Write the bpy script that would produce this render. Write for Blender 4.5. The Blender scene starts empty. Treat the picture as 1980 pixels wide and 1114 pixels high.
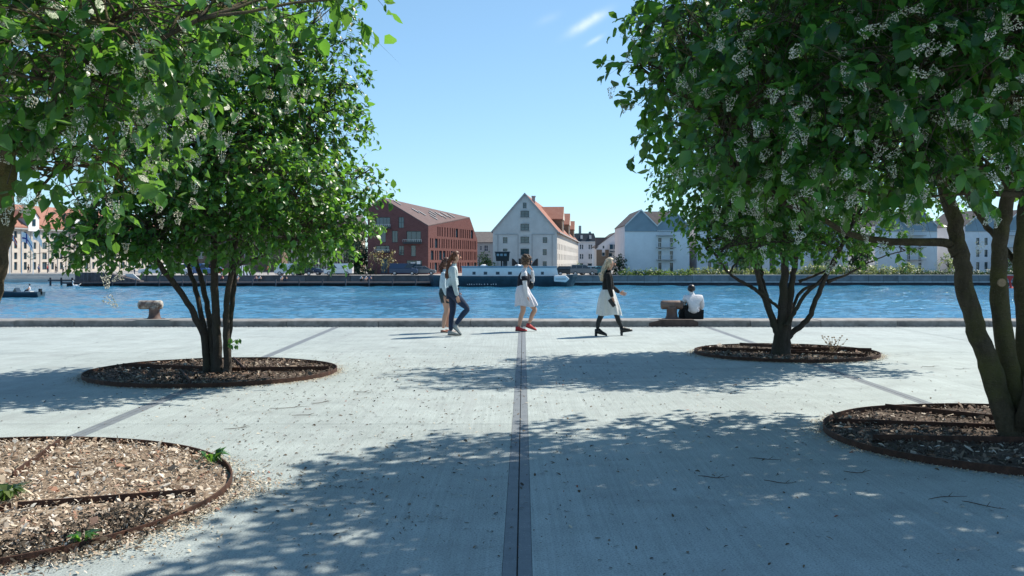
import bpy, math, random
import numpy as np
from mathutils import Vector, Matrix, noise as mnoise

# ------------------------------------------------------------------ scene, camera, world, sun
S = bpy.context.scene
COL = S.collection
random.seed(7)
K = 1925.0            # focal length in photo pixels (1980 wide)
HZ = 505.0            # horizon row
EYE = 1.5             # camera height
cam = bpy.data.cameras.new("camera")
cam.sensor_width = 36.0
cam.lens = 36.0 * K / 1980.0
cam.shift_y = -(557.0 - HZ) / 1980.0
cam.clip_start = 0.05
cam.clip_end = 8000
camo = bpy.data.objects.new("camera", cam)
COL.objects.link(camo)
camo.location = (0, 0, EYE)
camo.rotation_euler = (math.radians(90), 0, 0)
S.camera = camo

SUN_EL, SUN_AZ = math.radians(50), math.radians(53)   # azimuth from +Y towards +X
SUN_DIR = Vector((math.sin(SUN_AZ) * math.cos(SUN_EL), math.cos(SUN_AZ) * math.cos(SUN_EL), math.sin(SUN_EL)))

world = bpy.data.worlds.new("World")
S.world = world
world.use_nodes = True
wn, wl = world.node_tree.nodes, world.node_tree.links
bg = wn["Background"]
sky = wn.new("ShaderNodeTexSky")
sky.sky_type = 'NISHITA'
sky.sun_disc = False
sky.sun_elevation = SUN_EL
sky.sun_rotation = SUN_AZ
sky.altitude = 0
sky.air_density = 0.8
sky.dust_density = 0.1
sky.ozone_density = 5.0
# the whole sky cooled a little (the photograph's white balance)
hsv = wn.new("ShaderNodeMix"); hsv.data_type = 'RGBA'; hsv.blend_type = 'MULTIPLY'
hsv.inputs[0].default_value = 1.0
hsv.inputs[7].default_value = (0.82, 1.0, 1.03, 1)
gm = wn.new('ShaderNodeGamma'); gm.inputs[1].default_value = 0.72
wl.new(sky.outputs[0], gm.inputs[0]); wl.new(gm.outputs[0], hsv.inputs[6])
# a thin wisp of cirrus
tc = wn.new("ShaderNodeTexCoord")
def wisp(px, py, half_len, half_wid, ang, amt, prev):
    d = Vector(((px - 990) / K, 1.0, (HZ - py) / K)).normalized()
    ux = Vector((math.cos(ang), 0, math.sin(ang)))
    ux = (ux - d * ux.dot(d)).normalized()
    uy = d.cross(ux)
    def dot(v, s):
        n = wn.new("ShaderNodeVectorMath"); n.operation = 'DOT_PRODUCT'
        wl.new(tc.outputs['Generated'], n.inputs[0]); n.inputs[1].default_value = v * (1.0 / s)
        return n.outputs['Value']
    a, b = dot(ux, half_len), dot(uy, half_wid)
    def m(op, x, y=None):
        n = wn.new("ShaderNodeMath"); n.operation = op
        for i, q in enumerate((x, y)):
            if q is None: continue
            if isinstance(q, (int, float)): n.inputs[i].default_value = q
            else: wl.new(q, n.inputs[i])
        return n.outputs[0]
    r = m('ADD', m('MULTIPLY', a, a), m('MULTIPLY', b, b))
    front = m('GREATER_THAN', dot(d, 1.0), 0.5)
    g = m('POWER', 2.718, m('MULTIPLY', r, -1.0))
    nz = wn.new("ShaderNodeTexNoise"); nz.inputs['Scale'].default_value = 60; nz.inputs['Detail'].default_value = 5
    wl.new(tc.outputs['Generated'], nz.inputs['Vector'])
    g = m('MULTIPLY', m('MULTIPLY', g, front), m('MULTIPLY', nz.outputs[0], amt))
    mx = wn.new("ShaderNodeMix"); mx.data_type = 'RGBA'
    wl.new(g, mx.inputs[0]); wl.new(prev, mx.inputs[6]); mx.inputs[7].default_value = (5.0, 5.2, 5.3, 1)
    return mx.outputs[2]
o = wisp(1136, 44, 0.017, 0.0042, math.radians(31), 1.1, hsv.outputs[2])
o = wisp(1150, 78, 0.008, 0.0022, math.radians(31), 0.5, o)
o = wisp(1060, 36, 0.012, 0.004, math.radians(25), 0.12, o)
wl.new(o, bg.inputs[0])
bg.inputs[1].default_value = 0.146

sun = bpy.data.lights.new("sun", 'SUN')
sun.energy = 3.9
sun.angle = math.radians(0.55)
sun.color = (1.0, 0.915, 0.79)
suno = bpy.data.objects.new("sun", sun)
COL.objects.link(suno)
suno.location = (20, 20, 40)
suno.rotation_euler = (-SUN_DIR).to_track_quat('-Z', 'Y').to_euler()

S.view_settings.view_transform = 'Standard'
S.view_settings.look = 'None'
S.view_settings.exposure = 0.88
S.view_settings.gamma = 1.0
S.view_settings.use_curve_mapping = False
S.render.engine = 'CYCLES'
S.cycles.max_bounces = 5
S.cycles.diffuse_bounces = 2
S.cycles.glossy_bounces = 2
S.cycles.transmission_bounces = 6
S.cycles.transparent_max_bounces = 8
S.cycles.use_denoising = True
S.cycles.sample_clamp_indirect = 6.0

def X(px, d): return (px - 990.0) * d / K
def Z(py, d): return EYE + (HZ - py) * d / K
def P(px, py, d): return Vector((X(px, d), d, Z(py, d)))
def GD(py): return K * EYE / (py - HZ)      # distance of a plaza point seen at row py

# ------------------------------------------------------------------ helpers
def tag(o, label=None, cat=None, group=None, kind=None):
    if label: o["label"] = label
    if cat: o["category"] = cat
    if group: o["group"] = group
    if kind: o["kind"] = kind
    return o

def thing(name, label, cat, loc=(0, 0, 0), group=None):
    o = bpy.data.objects.new(name, None)
    o.empty_display_size = 0.2
    COL.objects.link(o)
    o.location = loc
    return tag(o, label, cat, group)

def wloc(o):
    v = Vector((0, 0, 0))
    while o is not None:
        v = v + o.location
        o = o.parent
    return v

def link_mesh(name, me, parent=None, loc=None, rot=None, scale=None):
    o = bpy.data.objects.new(name, me)
    COL.objects.link(o)
    if parent is not None: o.parent = parent
    if loc is not None: o.location = loc
    if rot is not None: o.rotation_euler = rot
    if scale is not None: o.scale = scale
    return o

class MB:
    """collects shapes that become ONE mesh object"""
    def __init__(s): s.v, s.f, s.m = [], [], []
    def add(s, vs, fs, mi=0):
        b = len(s.v)
        s.v += [tuple(v) for v in vs]
        s.f += [tuple(b + i for i in f) for f in fs]
        s.m += [mi] * len(fs)
    def poly(s, pts, mi=0): s.add(pts, [tuple(range(len(pts)))], mi)
    def hexa(s, c, mi=0):   # 8 corners: bottom 4 ccw, top 4 ccw
        s.add(c, [(3, 2, 1, 0), (4, 5, 6, 7), (0, 1, 5, 4), (1, 2, 6, 5), (2, 3, 7, 6), (3, 0, 4, 7)], mi)
    def box(s, x0, x1, y0, y1, z0, z1, mi=0):
        s.hexa([(x0, y0, z0), (x1, y0, z0), (x1, y1, z0), (x0, y1, z0), (x0, y0, z1), (x1, y0, z1), (x1, y1, z1), (x0, y1, z1)], mi)
    def prism(s, pts, off, mi=0):   # closed polygon extruded by vector off
        n = len(pts)
        a = [Vector(p) for p in pts]; b = [p + Vector(off) for p in a]
        fs = [tuple(range(n - 1, -1, -1)), tuple(range(n, 2 * n))]
        fs += [(i, (i + 1) % n, n + (i + 1) % n, n + i) for i in range(n)]
        s.add(a + b, fs, mi)
    def tube(s, path, radii, seg=8, mi=0, caps=True, wob=0.0):
        path = [Vector(p) for p in path]
        n = len(path)
        if not hasattr(radii, '__len__'): radii = [radii] * n
        t0 = (path[1] - path[0]).normalized()
        ref = Vector((0, 0, 1)) if abs(t0.z) < 0.9 else Vector((1, 0, 0))
        nx = t0.cross(ref).normalized()
        vs = []
        for i in range(n):
            t = (path[min(i + 1, n - 1)] - path[max(i - 1, 0)])
            if t.length < 1e-9: t = t0
            t.normalize()
            nx = (nx - t * nx.dot(t))
            if nx.length < 1e-6: nx = t.orthogonal()
            nx.normalize()
            ny = t.cross(nx)
            for k in range(seg):
                a = 2 * math.pi * k / seg
                r = radii[i]
                if wob:
                    r *= 1 + wob * mnoise.noise(Vector((math.cos(a) * 1.2 + path[0].x * 3, math.sin(a) * 1.2 + path[0].y, path[i].z * 5)))
                vs.append(path[i] + nx * (math.cos(a) * r) + ny * (math.sin(a) * r))
        fs = []
        for i in range(n - 1):
            for k in range(seg):
                k2 = (k + 1) % seg
                fs.append((i * seg + k, i * seg + k2, (i + 1) * seg + k2, (i + 1) * seg + k))
        if caps:
            fs.append(tuple(range(seg - 1, -1, -1)))
            fs.append(tuple((n - 1) * seg + k for k in range(seg)))
        s.add(vs, fs, mi)
    def lathe(s, prof, c=(0, 0, 0), seg=20, axis='z', mi=0):   # prof: (r, h)
        c = Vector(c); vs = []
        for r, h in prof:
            for k in range(seg):
                a = 2 * math.pi * k / seg
                p = (r * math.cos(a), r * math.sin(a), h)
                if axis == 'x': p = (p[2], p[0], p[1])
                elif axis == 'y': p = (p[0], p[2], p[1])
                vs.append(c + Vector(p))
        n = len(prof); fs = []
        for i in range(n - 1):
            for k in range(seg):
                k2 = (k + 1) % seg
                fs.append((i * seg + k, i * seg + k2, (i + 1) * seg + k2, (i + 1) * seg + k))
        fs.append(tuple(range(seg - 1, -1, -1))); fs.append(tuple((n - 1) * seg + k for k in range(seg)))
        s.add(vs, fs, mi)
    def ball(s, c, r, seg=12, rings=8, mi=0, fn=None):
        c = Vector(c)
        if not hasattr(r, '__len__'): r = (r, r, r)
        vs = [c + Vector((0, 0, -r[2]))]
        for i in range(1, rings):
            ph = -math.pi / 2 + math.pi * i / rings
            for k in range(seg):
                a = 2 * math.pi * k / seg
                vs.append(c + Vector((r[0] * math.cos(ph) * math.cos(a), r[1] * math.cos(ph) * math.sin(a), r[2] * math.sin(ph))))
        vs.append(c + Vector((0, 0, r[2])))
        if fn: vs = [fn(v) for v in vs]
        fs = [(0, 1 + (k + 1) % seg, 1 + k) for k in range(seg)]
        for i in range(rings - 2):
            for k in range(seg):
                k2 = (k + 1) % seg
                fs.append((1 + i * seg + k, 1 + i * seg + k2, 1 + (i + 1) * seg + k2, 1 + (i + 1) * seg + k))
        t = len(vs) - 1; b = 1 + (rings - 2) * seg
        fs += [(t, b + k, b + (k + 1) % seg) for k in range(seg)]
        s.add(vs, fs, mi)
    def mesh(s, name, mats, off=(0, 0, 0), smooth=False):
        me = bpy.data.meshes.new(name)
        off = Vector(off)
        me.from_pydata([Vector(v) - off for v in s.v], [], s.f)
        if not isinstance(mats, (list, tuple)): mats = [mats]
        for m in mats: me.materials.append(m)
        if len(mats) > 1: me.polygons.foreach_set("material_index", s.m)
        if smooth: me.polygons.foreach_set("use_smooth", [True] * len(me.polygons))
        me.update()
        return me
    def build(s, name, mats, parent=None, smooth=False, local=False):
        off = wloc(parent) if (parent is not None and not local) else (0, 0, 0)
        return link_mesh(name, s.mesh(name, mats, off, smooth), parent)

def np_mesh(name, verts, loops, sizes, mats, smooth=False, midx=None):
    me = bpy.data.meshes.new(name)
    nv = len(verts)
    me.vertices.add(nv)
    me.vertices.foreach_set("co", np.ascontiguousarray(verts, dtype=np.float32).ravel())
    loops = np.ascontiguousarray(loops, dtype=np.int32).ravel()
    me.loops.add(len(loops))
    me.loops.foreach_set("vertex_index", loops)
    sizes = np.ascontiguousarray(sizes, dtype=np.int32)
    starts = np.concatenate([[0], np.cumsum(sizes)[:-1]]).astype(np.int32)
    me.polygons.add(len(sizes))
    me.polygons.foreach_set("loop_start", starts)
    if not isinstance(mats, (list, tuple)): mats = [mats]
    for m in mats: me.materials.append(m)
    if midx is not None: me.polygons.foreach_set("material_index", np.ascontiguousarray(midx, dtype=np.int32))
    if smooth: me.polygons.foreach_set("use_smooth", np.ones(len(sizes), dtype=bool))
    me.update(calc_edges=True)
    me.validate()
    return me

# ------------------------------------------------------------------ materials
class NT:
    def __init__(s, name):
        s.m = bpy.data.materials.new(name); s.m.use_nodes = True
        s.n, s.l = s.m.node_tree.nodes, s.m.node_tree.links
        s.b = s.n["Principled BSDF"]; s.out = s.n["Material Output"]
        s.geo = s.n.new("ShaderNodeNewGeometry")
        s.pos = s.geo.outputs['Position']
    def val(s, sock, v):
        if isinstance(v, (int, float)): sock.default_value = v
        elif isinstance(v, (tuple, list)): sock.default_value = tuple(v) + ((1,) if len(v) == 3 and len(sock.default_value) == 4 else ())
        else: s.l.new(v, sock)
    def noise(s, scale=5, detail=4, rough=0.55, vec=None, stretch=None, out=0):
        n = s.n.new("ShaderNodeTexNoise")
        n.inputs['Scale'].default_value = scale; n.inputs['Detail'].default_value = detail; n.inputs['Roughness'].default_value = rough
        v = vec if vec is not None else s.pos
        if stretch:
            mp = s.n.new("ShaderNodeMapping"); mp.inputs['Scale'].default_value = stretch
            s.l.new(v, mp.inputs[0]); v = mp.outputs[0]
        s.l.new(v, n.inputs['Vector'])
        return n.outputs[out]
    def vor(s, scale=5, feature='F1', vec=None, out='Distance'):
        n = s.n.new("ShaderNodeTexVoronoi"); n.feature = feature
        n.inputs['Scale'].default_value = scale
        s.l.new(vec if vec is not None else s.pos, n.inputs['Vector'])
        return n.outputs[out]
    def ramp(s, fac, stops, interp='LINEAR'):
        n = s.n.new("ShaderNodeValToRGB"); n.color_ramp.interpolation = interp
        e = n.color_ramp.elements
        while len(e) < len(stops): e.new(0.5)
        for el, (p, c) in zip(e, stops):
            el.position = p
            el.color = (c, c, c, 1) if isinstance(c, (int, float)) else tuple(c) + (1,)
        s.l.new(fac, n.inputs[0])
        return n.outputs[0]
    def mix(s, fac, a, b, mode='MIX'):
        n = s.n.new("ShaderNodeMix"); n.data_type = 'RGBA'; n.blend_type = mode
        s.val(n.inputs[0], fac); s.val(n.inputs[6], a); s.val(n.inputs[7], b)
        return n.outputs[2]
    def math(s, op, a, b=0.0):
        n = s.n.new("ShaderNodeMath"); n.operation = op
        s.val(n.inputs[0], a); s.val(n.inputs[1], b)
        return n.outputs[0]
    def bump(s, h, strength=0.3, dist=0.02):
        n = s.n.new("ShaderNodeBump"); n.inputs['Strength'].default_value = strength; n.inputs['Distance'].default_value = dist
        s.l.new(h, n.inputs['Height'])
        return n.outputs[0]
    def set(s, color=None, rough=None, metal=None, normal=None, spec=None):
        if color is not None: s.val(s.b.inputs['Base Color'], color)
        if rough is not None: s.val(s.b.inputs['Roughness'], rough)
        if metal is not None: s.val(s.b.inputs['Metallic'], metal)
        if spec is not None: s.val(s.b.inputs['Specular IOR Level'], spec)
        if normal is not None: s.l.new(normal, s.b.inputs['Normal'])
        return s.m

_mc = {}
def simple(name, c, rough=0.7, var=0.18, scale=3.0, bump=0.0, metal=0.0, bdist=0.02, spec=0.4, objrand=0.0):
    if name in _mc: return _mc[name]
    t = NT(name)
    c = tuple(c)
    dk = tuple(x * (1 - var) for x in c); lt = tuple(min(1, x * (1 + var)) for x in c)
    nz = t.noise(scale, 6, 0.6)
    colr = t.ramp(nz, [(0.3, dk), (0.7, lt)])
    if objrand:
        oi = t.n.new("ShaderNodeObjectInfo")
        f = t.ramp(oi.outputs['Random'], [(0, 1 - objrand), (1, 1.0)])
        colr = t.mix(1.0, colr, f, 'MULTIPLY')
    nm = t.bump(t.noise(scale * 6, 6, 0.7), bump, bdist) if bump else None
    _mc[name] = t.set(colr, rough, metal, nm, spec)
    return _mc[name]
# concrete of the plaza: broomed finish, speckle, stains
def concrete_mat():
    t = NT("plaza_concrete")
    big = t.noise(0.35, 5, 0.6)
    med = t.noise(2.2, 6, 0.65)
    streak = t.noise(1.0, 5, 0.7, stretch=(34, 0.45, 1))
    fine = t.noise(90, 3, 0.6)
    base = t.ramp(big, [(0.28, (0.41, 0.475, 0.475)), (0.72, (0.515, 0.59, 0.585))])
    base = t.mix(0.55, base, t.ramp(med, [(0.3, 0.62), (0.7, 1.0)]), 'MULTIPLY')
    base = t.mix(0.5, base, t.ramp(streak, [(0.3, 0.62), (0.62, 1.0)]), 'MULTIPLY')
    base = t.mix(0.75, base, t.ramp(fine, [(0.33, 0.45), (0.55, 1.0)]), 'MULTIPLY')
    base = t.mix(t.ramp(t.vor(23), [(0.05, 0.8), (0.10, 0.0)]), base, (0.10, 0.10, 0.10))
    spk = t.vor(38)
    base = t.mix(t.ramp(spk, [(0.05, 0.75), (0.12, 0.0)]), base, (0.72, 0.70, 0.64))
    stain = t.ramp(t.noise(0.9, 8, 0.75), [(0.52, 0.0), (0.72, 0.55)])
    base = t.mix(stain, base, (0.22, 0.24, 0.24))
    wv = t.n.new("ShaderNodeVectorMath"); wv.operation = 'ADD'
    t.l.new(t.pos, wv.inputs[0]); t.l.new(t.noise(1.3, 4, 0.6, out=1), wv.inputs[1])
    crack = t.ramp(t.vor(0.33, 'DISTANCE_TO_EDGE', wv.outputs[0]), [(0.0, 1.0), (0.006, 0.0)])
    crack = t.math('MULTIPLY', crack, t.ramp(t.noise(0.4, 3), [(0.5, 0.0), (0.62, 0.6)]))
    base = t.mix(crack, base, (0.12, 0.13, 0.13))
    gum = t.ramp(t.vor(2.6), [(0.045, 0.45), (0.06, 0.0)])
    base = t.mix(gum, base, (0.13, 0.14, 0.14))
    drag = t.ramp(t.noise(1.0, 4, 0.6, stretch=(5.0, 0.16, 1)), [(0.56, 0.0), (0.70, 0.5)])
    base = t.mix(drag, base, (0.30, 0.33, 0.335))
    oi = t.n.new("ShaderNodeObjectInfo")
    base = t.mix(1.0, base, t.ramp(oi.outputs['Random'], [(0, 0.90), (1, 1.0)]), 'MULTIPLY')
    h = t.math('ADD', t.math('MULTIPLY', streak, 0.7), t.math('MULTIPLY', fine, 0.5))
    return t.set(base, 0.85, 0, t.bump(h, 0.35, 0.006), 0.25)
M_CONC = concrete_mat()
def band_mat():
    t = NT("smooth_joint_band")
    base = t.ramp(t.noise(6, 6, 0.7), [(0.3, (0.14, 0.165, 0.19)), (0.7, (0.20, 0.225, 0.245))])
    base = t.mix(0.5, base, t.ramp(t.noise(110, 3), [(0.35, 0.6), (0.6, 1.0)]), 'MULTIPLY')
    base = t.mix(t.ramp(t.vor(45), [(0.06, 0.6), (0.14, 0.0)]), base, (0.6, 0.6, 0.58))
    return t.set(base, 0.7, 0, t.bump(t.noise(120, 3), 0.2, 0.004), 0.35)
M_BAND = band_mat()
M_JOINT = simple("joint_filler", (0.05, 0.045, 0.04), 0.9, 0.4, 20)
M_KERB = simple("granite_kerb", (0.25, 0.245, 0.235), 0.8, 0.4, 5, 0.5, bdist=0.01, objrand=0.25)
M_SETT = simple("granite_sett", (0.36, 0.36, 0.35), 0.85, 0.45, 15, 0.5)
M_QUAYSTONE = simple("quay_stone", (0.2, 0.2, 0.19), 0.85, 0.35, 2, 0.5)
def corten():
    t = NT("rusted_steel")
    c = t.ramp(t.noise(14, 8, 0.7), [(0.25, (0.022, 0.014, 0.012)), (0.5, (0.065, 0.032, 0.022)), (0.75, (0.13, 0.06, 0.036))])
    return t.set(c, 0.75, 0.1, t.bump(t.noise(60, 4), 0.4, 0.006), 0.3)
M_RUST = corten()
def bollard_mat(amt=1.0, name="bollard_iron_worn"):
    t = NT(name)
    c = t.ramp(t.noise(9, 8, 0.7), [(0.3, (0.075, 0.05, 0.042)), (0.6, (0.145, 0.092, 0.074))])
    up = t.n.new("ShaderNodeSeparateXYZ"); t.l.new(t.pos, up.inputs[0])
    worn = t.ramp(t.noise(7, 6, 0.75), [(0.42, 0.0), (0.6, 1.0)])
    hi = t.ramp(up.outputs['Z'], [(0.36, 0.0), (0.42, amt)])   # paint and droppings left on the head, worn off the post
    c = t.mix(t.math('MULTIPLY', worn, hi), c, (0.52, 0.49, 0.42))
    return t.set(c, 0.65, 0.15, t.bump(t.noise(50, 4), 0.35, 0.006), 0.4)
M_BOLL = bollard_mat()
M_BOLL2 = bollard_mat(0.12, "bollard_iron")
def soil_mat():
    t = NT("mulch_soil")
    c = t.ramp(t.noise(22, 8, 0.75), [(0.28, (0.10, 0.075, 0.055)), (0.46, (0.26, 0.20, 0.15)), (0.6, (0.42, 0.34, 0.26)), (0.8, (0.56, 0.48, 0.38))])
    return t.set(c, 0.95, 0, t.bump(t.noise(40, 6, 0.7), 0.9, 0.03), 0.2)
M_SOIL = soil_mat()
def island_mat(name, stops, rough=0.85, spec=0.25):
    t = NT(name)
    c = t.ramp(t.geo.outputs['Random Per Island'], stops, 'CONSTANT')
    c = t.mix(0.5, c, t.ramp(t.noise(60, 4), [(0.3, 0.6), (0.65, 1.0)]), 'MULTIPLY')
    return t.set(c, rough, 0, None, spec)
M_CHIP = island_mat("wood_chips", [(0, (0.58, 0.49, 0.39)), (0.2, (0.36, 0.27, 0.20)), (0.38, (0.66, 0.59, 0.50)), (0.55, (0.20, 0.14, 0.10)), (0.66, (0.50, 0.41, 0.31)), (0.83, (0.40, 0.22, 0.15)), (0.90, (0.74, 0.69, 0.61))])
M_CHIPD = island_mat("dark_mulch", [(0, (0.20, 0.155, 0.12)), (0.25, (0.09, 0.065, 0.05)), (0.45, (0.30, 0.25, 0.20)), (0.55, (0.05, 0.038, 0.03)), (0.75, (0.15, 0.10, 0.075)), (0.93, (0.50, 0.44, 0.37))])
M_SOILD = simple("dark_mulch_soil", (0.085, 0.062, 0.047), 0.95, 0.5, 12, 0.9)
def chip_obj_mat():
    t = NT("wood_chip")
    oi = t.n.new("ShaderNodeObjectInfo")
    c = t.ramp(oi.outputs['Random'], [(0, (0.58, 0.49, 0.39)), (0.25, (0.38, 0.27, 0.20)), (0.45, (0.66, 0.59, 0.50)), (0.66, (0.20, 0.13, 0.10)), (0.78, (0.48, 0.32, 0.24)), (0.9, (0.74, 0.68, 0.61))], 'CONSTANT')
    c = t.mix(0.5, c, t.ramp(t.noise(60, 4), [(0.3, 0.6), (0.65, 1.0)]), 'MULTIPLY')
    return t.set(c, 0.85, 0, None, 0.25)
M_CHIP1 = chip_obj_mat()
M_LITTER = island_mat("ground_litter", [(0, (0.10, 0.075, 0.05)), (0.4, (0.20, 0.15, 0.10)), (0.6, (0.06, 0.05, 0.04)), (0.8, (0.55, 0.50, 0.40)), (0.95, (0.30, 0.12, 0.08))])
M_GRIT = island_mat("sandy_grit", [(0, (0.55, 0.48, 0.36)), (0.4, (0.42, 0.34, 0.24)), (0.7, (0.66, 0.60, 0.49)), (0.9, (0.25, 0.19, 0.14))])

def leaf_mat(name, dark, light, trans, rand_obj=False, spec=0.6):
    t = NT(name)
    if rand_obj:
        oi = t.n.new("ShaderNodeObjectInfo"); r = oi.outputs['Random']
    else: r = t.geo.outputs['Random Per Island']
    c = t.ramp(r, [(0.0, dark), (0.6, light), (0.85, tuple(x * 1.35 for x in light)), (1.0, (light[0] * 2.6, light[1] * 1.75, light[2] * 1.6))])
    c = t.mix(0.35, c, t.ramp(t.noise(1.1, 3), [(0.35, 0.6), (0.65, 1.0)]), 'MULTIPLY')
    t.set(c, 0.36, 0, t.bump(t.noise(70, 2), 0.3, 0.005), spec)
    tr = t.n.new("ShaderNodeBsdfTranslucent")
    t.l.new(t.mix(0.5, trans, t.mix(1.0, c, (2.6, 3.0, 1.2), 'MULTIPLY')), tr.inputs[0])
    ms = t.n.new("ShaderNodeMixShader"); ms.inputs[0].default_value = 0.42
    t.l.new(t.b.outputs[0], ms.inputs[1]); t.l.new(tr.outputs[0], ms.inputs[2])
    t.l.new(ms.outputs[0], t.out.inputs[0])
    return t.m
LD, LL, LT = (0.008, 0.054, 0.020), (0.034, 0.130, 0.030), (0.30, 0.50, 0.05)
M_LEAF = leaf_mat("cherry_leaf", LD, LL, LT)
M_LEAF1 = leaf_mat("cherry_leaf_single", LD, LL, LT, True)
M_SHRUB = leaf_mat("shrub_leaf", (0.03, 0.07, 0.025), (0.09, 0.15, 0.05), (0.2, 0.32, 0.06))
M_PALEHEDGE = leaf_mat("pale_hedge_leaf", (0.07, 0.11, 0.05), (0.18, 0.22, 0.12), (0.22, 0.28, 0.1))
M_DARKTREE = leaf_mat("far_dark_leaf", (0.012, 0.035, 0.022), (0.03, 0.06, 0.035), (0.06, 0.12, 0.04))
M_BROWNTREE = leaf_mat("far_brown_leaf", (0.10, 0.085, 0.065), (0.20, 0.18, 0.14), (0.2, 0.2, 0.1))
M_FLOWER = island_mat("white_blossom", [(0, (0.80, 0.77, 0.64)), (0.4, (0.66, 0.64, 0.50)), (0.7, (0.86, 0.83, 0.73)), (0.9, (0.42, 0.42, 0.24))], 0.7)
def bark_mat(name, a, b, moss):
    t = NT(name)
    c = t.ramp(t.noise(9, 8, 0.7, stretch=(1, 1, 0.45)), [(0.3, a), (0.7, b)])
    c = t.mix(t.ramp(t.noise(2.3, 5), [(0.45, 0.0), (0.65, 0.75)]), c, moss)
    c = t.mix(t.ramp(t.vor(55), [(0.08, 0.5), (0.2, 0.0)]), c, (0.26, 0.23, 0.19))
    h = t.math('ADD', t.noise(16, 8, 0.7, stretch=(1, 1, 2.6)), t.math('MULTIPLY', t.noise(60, 4), 0.4))
    return t.set(c, 0.9, 0, t.bump(h, 1.0, 0.03), 0.2)
M_BARK = bark_mat("cherry_bark", (0.055, 0.043, 0.028), (0.155, 0.122, 0.078), (0.15, 0.14, 0.045))
M_BARK2 = bark_mat("dark_cherry_bark", (0.05, 0.040, 0.034), (0.10, 0.082, 0.07), (0.07, 0.066, 0.045))
M_TWIG = simple("twig_bark", (0.07, 0.05, 0.035), 0.8, 0.3, 10)
M_CUT = simple("sawn_wood", (0.36, 0.25, 0.15), 0.8, 0.25, 30)

def water_mat():
    t = NT("harbour_water")
    h = t.math('ADD', t.noise(3.4, 4, 0.6, stretch=(0.75, 1.0, 1)), t.math('MULTIPLY', t.noise(12, 3, 0.6, stretch=(0.8, 1.0, 1)), 0.5))
    c = t.ramp(t.noise(0.06, 4, 0.6, stretch=(0.4, 1, 1)), [(0.3, (0.014, 0.11, 0.215)), (0.7, (0.04, 0.20, 0.325))])
    t.b.inputs['IOR'].default_value = 1.33
    bn = t.bump(h, 0.9, 0.15)
    t.l.new(t.ramp(t.noise(0.045, 4, 0.6, stretch=(0.35, 1, 1)), [(0.35, 0.35), (0.62, 1.0)]), bn.node.inputs['Strength'])
    return t.set(c, 0.06, 0, bn, 0.5)
M_WATER = water_mat()
M_GLASS = simple("window_glass", (0.02, 0.065, 0.10), 0.05, 0.3, 0.6, spec=0.9)
M_GLASS.node_tree.nodes["Principled BSDF"].inputs["IOR"].default_value = 1.5
M_WHITE = simple("white_paint", (0.78, 0.79, 0.80), 0.5, 0.05, 3)
M_FRAME_W = simple("pale_window_frame", (0.62, 0.63, 0.63), 0.5, 0.05, 3)
M_FRAME_D = simple("dark_window_frame", (0.04, 0.045, 0.05), 0.5, 0.1, 3)
M_BLACK = simple("black_paint", (0.018, 0.019, 0.022), 0.5, 0.2, 4)
M_FARG = simple("far_paving", (0.30, 0.29, 0.28), 0.9, 0.15, 0.3)
M_GREENERY = simple("far_park", (0.05, 0.09, 0.03), 0.95, 0.3, 0.2)
def brick_mat(name, a, b, mortar, scale=1.0):
    t = NT(name)
    n = t.n.new("ShaderNodeTexBrick"); n.inputs['Scale'].default_value = scale
    sx = t.n.new("ShaderNodeSeparateXYZ"); t.l.new(t.pos, sx.inputs[0])
    cb = t.n.new("ShaderNodeCombineXYZ")
    t.l.new(t.math('ADD', sx.outputs['X'], sx.outputs['Y']), cb.inputs[0]); t.l.new(sx.outputs['Z'], cb.inputs[1])
    t.l.new(cb.outputs[0], n.inputs['Vector'])
    n.inputs['Color1'].default_value = a + (1,); n.inputs['Color2'].default_value = b + (1,); n.inputs['Mortar'].default_value = mortar + (1,)
    n.inputs['Brick Width'].default_value = 0.4; n.inputs['Row Height'].default_value = 0.14; n.inputs['Mortar Size'].default_value = 0.012
    c = t.mix(0.6, n.outputs[0], t.ramp(t.noise(0.7, 6, 0.65), [(0.3, 0.72), (0.7, 1.0)]), 'MULTIPLY')
    return t.set(c, 0.9, 0, None, 0.2)
M_REDBRICK = brick_mat("red_brick", (0.20, 0.082, 0.078), (0.155, 0.06, 0.058), (0.22, 0.14, 0.13))
M_BROWNBRICK = brick_mat("brown_brick", (0.22, 0.165, 0.12), (0.18, 0.13, 0.095), (0.24, 0.2, 0.16))
def tiles_mat(name, a, b, sc=2.2):
    t = NT(name)
    w = t.n.new("ShaderNodeTexWave"); w.wave_type = 'BANDS'; w.bands_direction = 'Z'; w.inputs['Scale'].default_value = sc; w.inputs['Distortion'].default_value = 0.4
    t.l.new(t.pos, w.inputs[0])
    c = t.ramp(t.noise(1.3, 7, 0.7), [(0.3, a), (0.7, b)])
    c = t.mix(0.25, c, t.ramp(w.outputs[1], [(0.0, 0.6), (0.4, 1.0)]), 'MULTIPLY')
    return t.set(c, 0.85, 0, t.bump(w.outputs[1], 0.4, 0.05), 0.2)
M_ORANGE = tiles_mat("orange_roof_tile", (0.29, 0.135, 0.10), (0.37, 0.19, 0.145))
M_REDROOF = tiles_mat("red_brown_roof_tile", (0.13, 0.095, 0.095), (0.175, 0.13, 0.13))
M_GREYROOF = tiles_mat("grey_roof_tile", (0.11, 0.10, 0.10), (0.17, 0.155, 0.15))
M_SLATE = tiles_mat("dark_slate_roof", (0.035, 0.05, 0.065), (0.06, 0.08, 0.10))
M_CREAM = simple("cream_render", (0.55, 0.50, 0.44), 0.9, 0.16, 0.8, 0.2)
M_GREYREND = simple("grey_render", (0.52, 0.525, 0.52), 0.9, 0.10, 0.7, 0.2)
M_GREYTRIM = simple("grey_trim", (0.36, 0.37, 0.375), 0.9, 0.1, 1)
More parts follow.
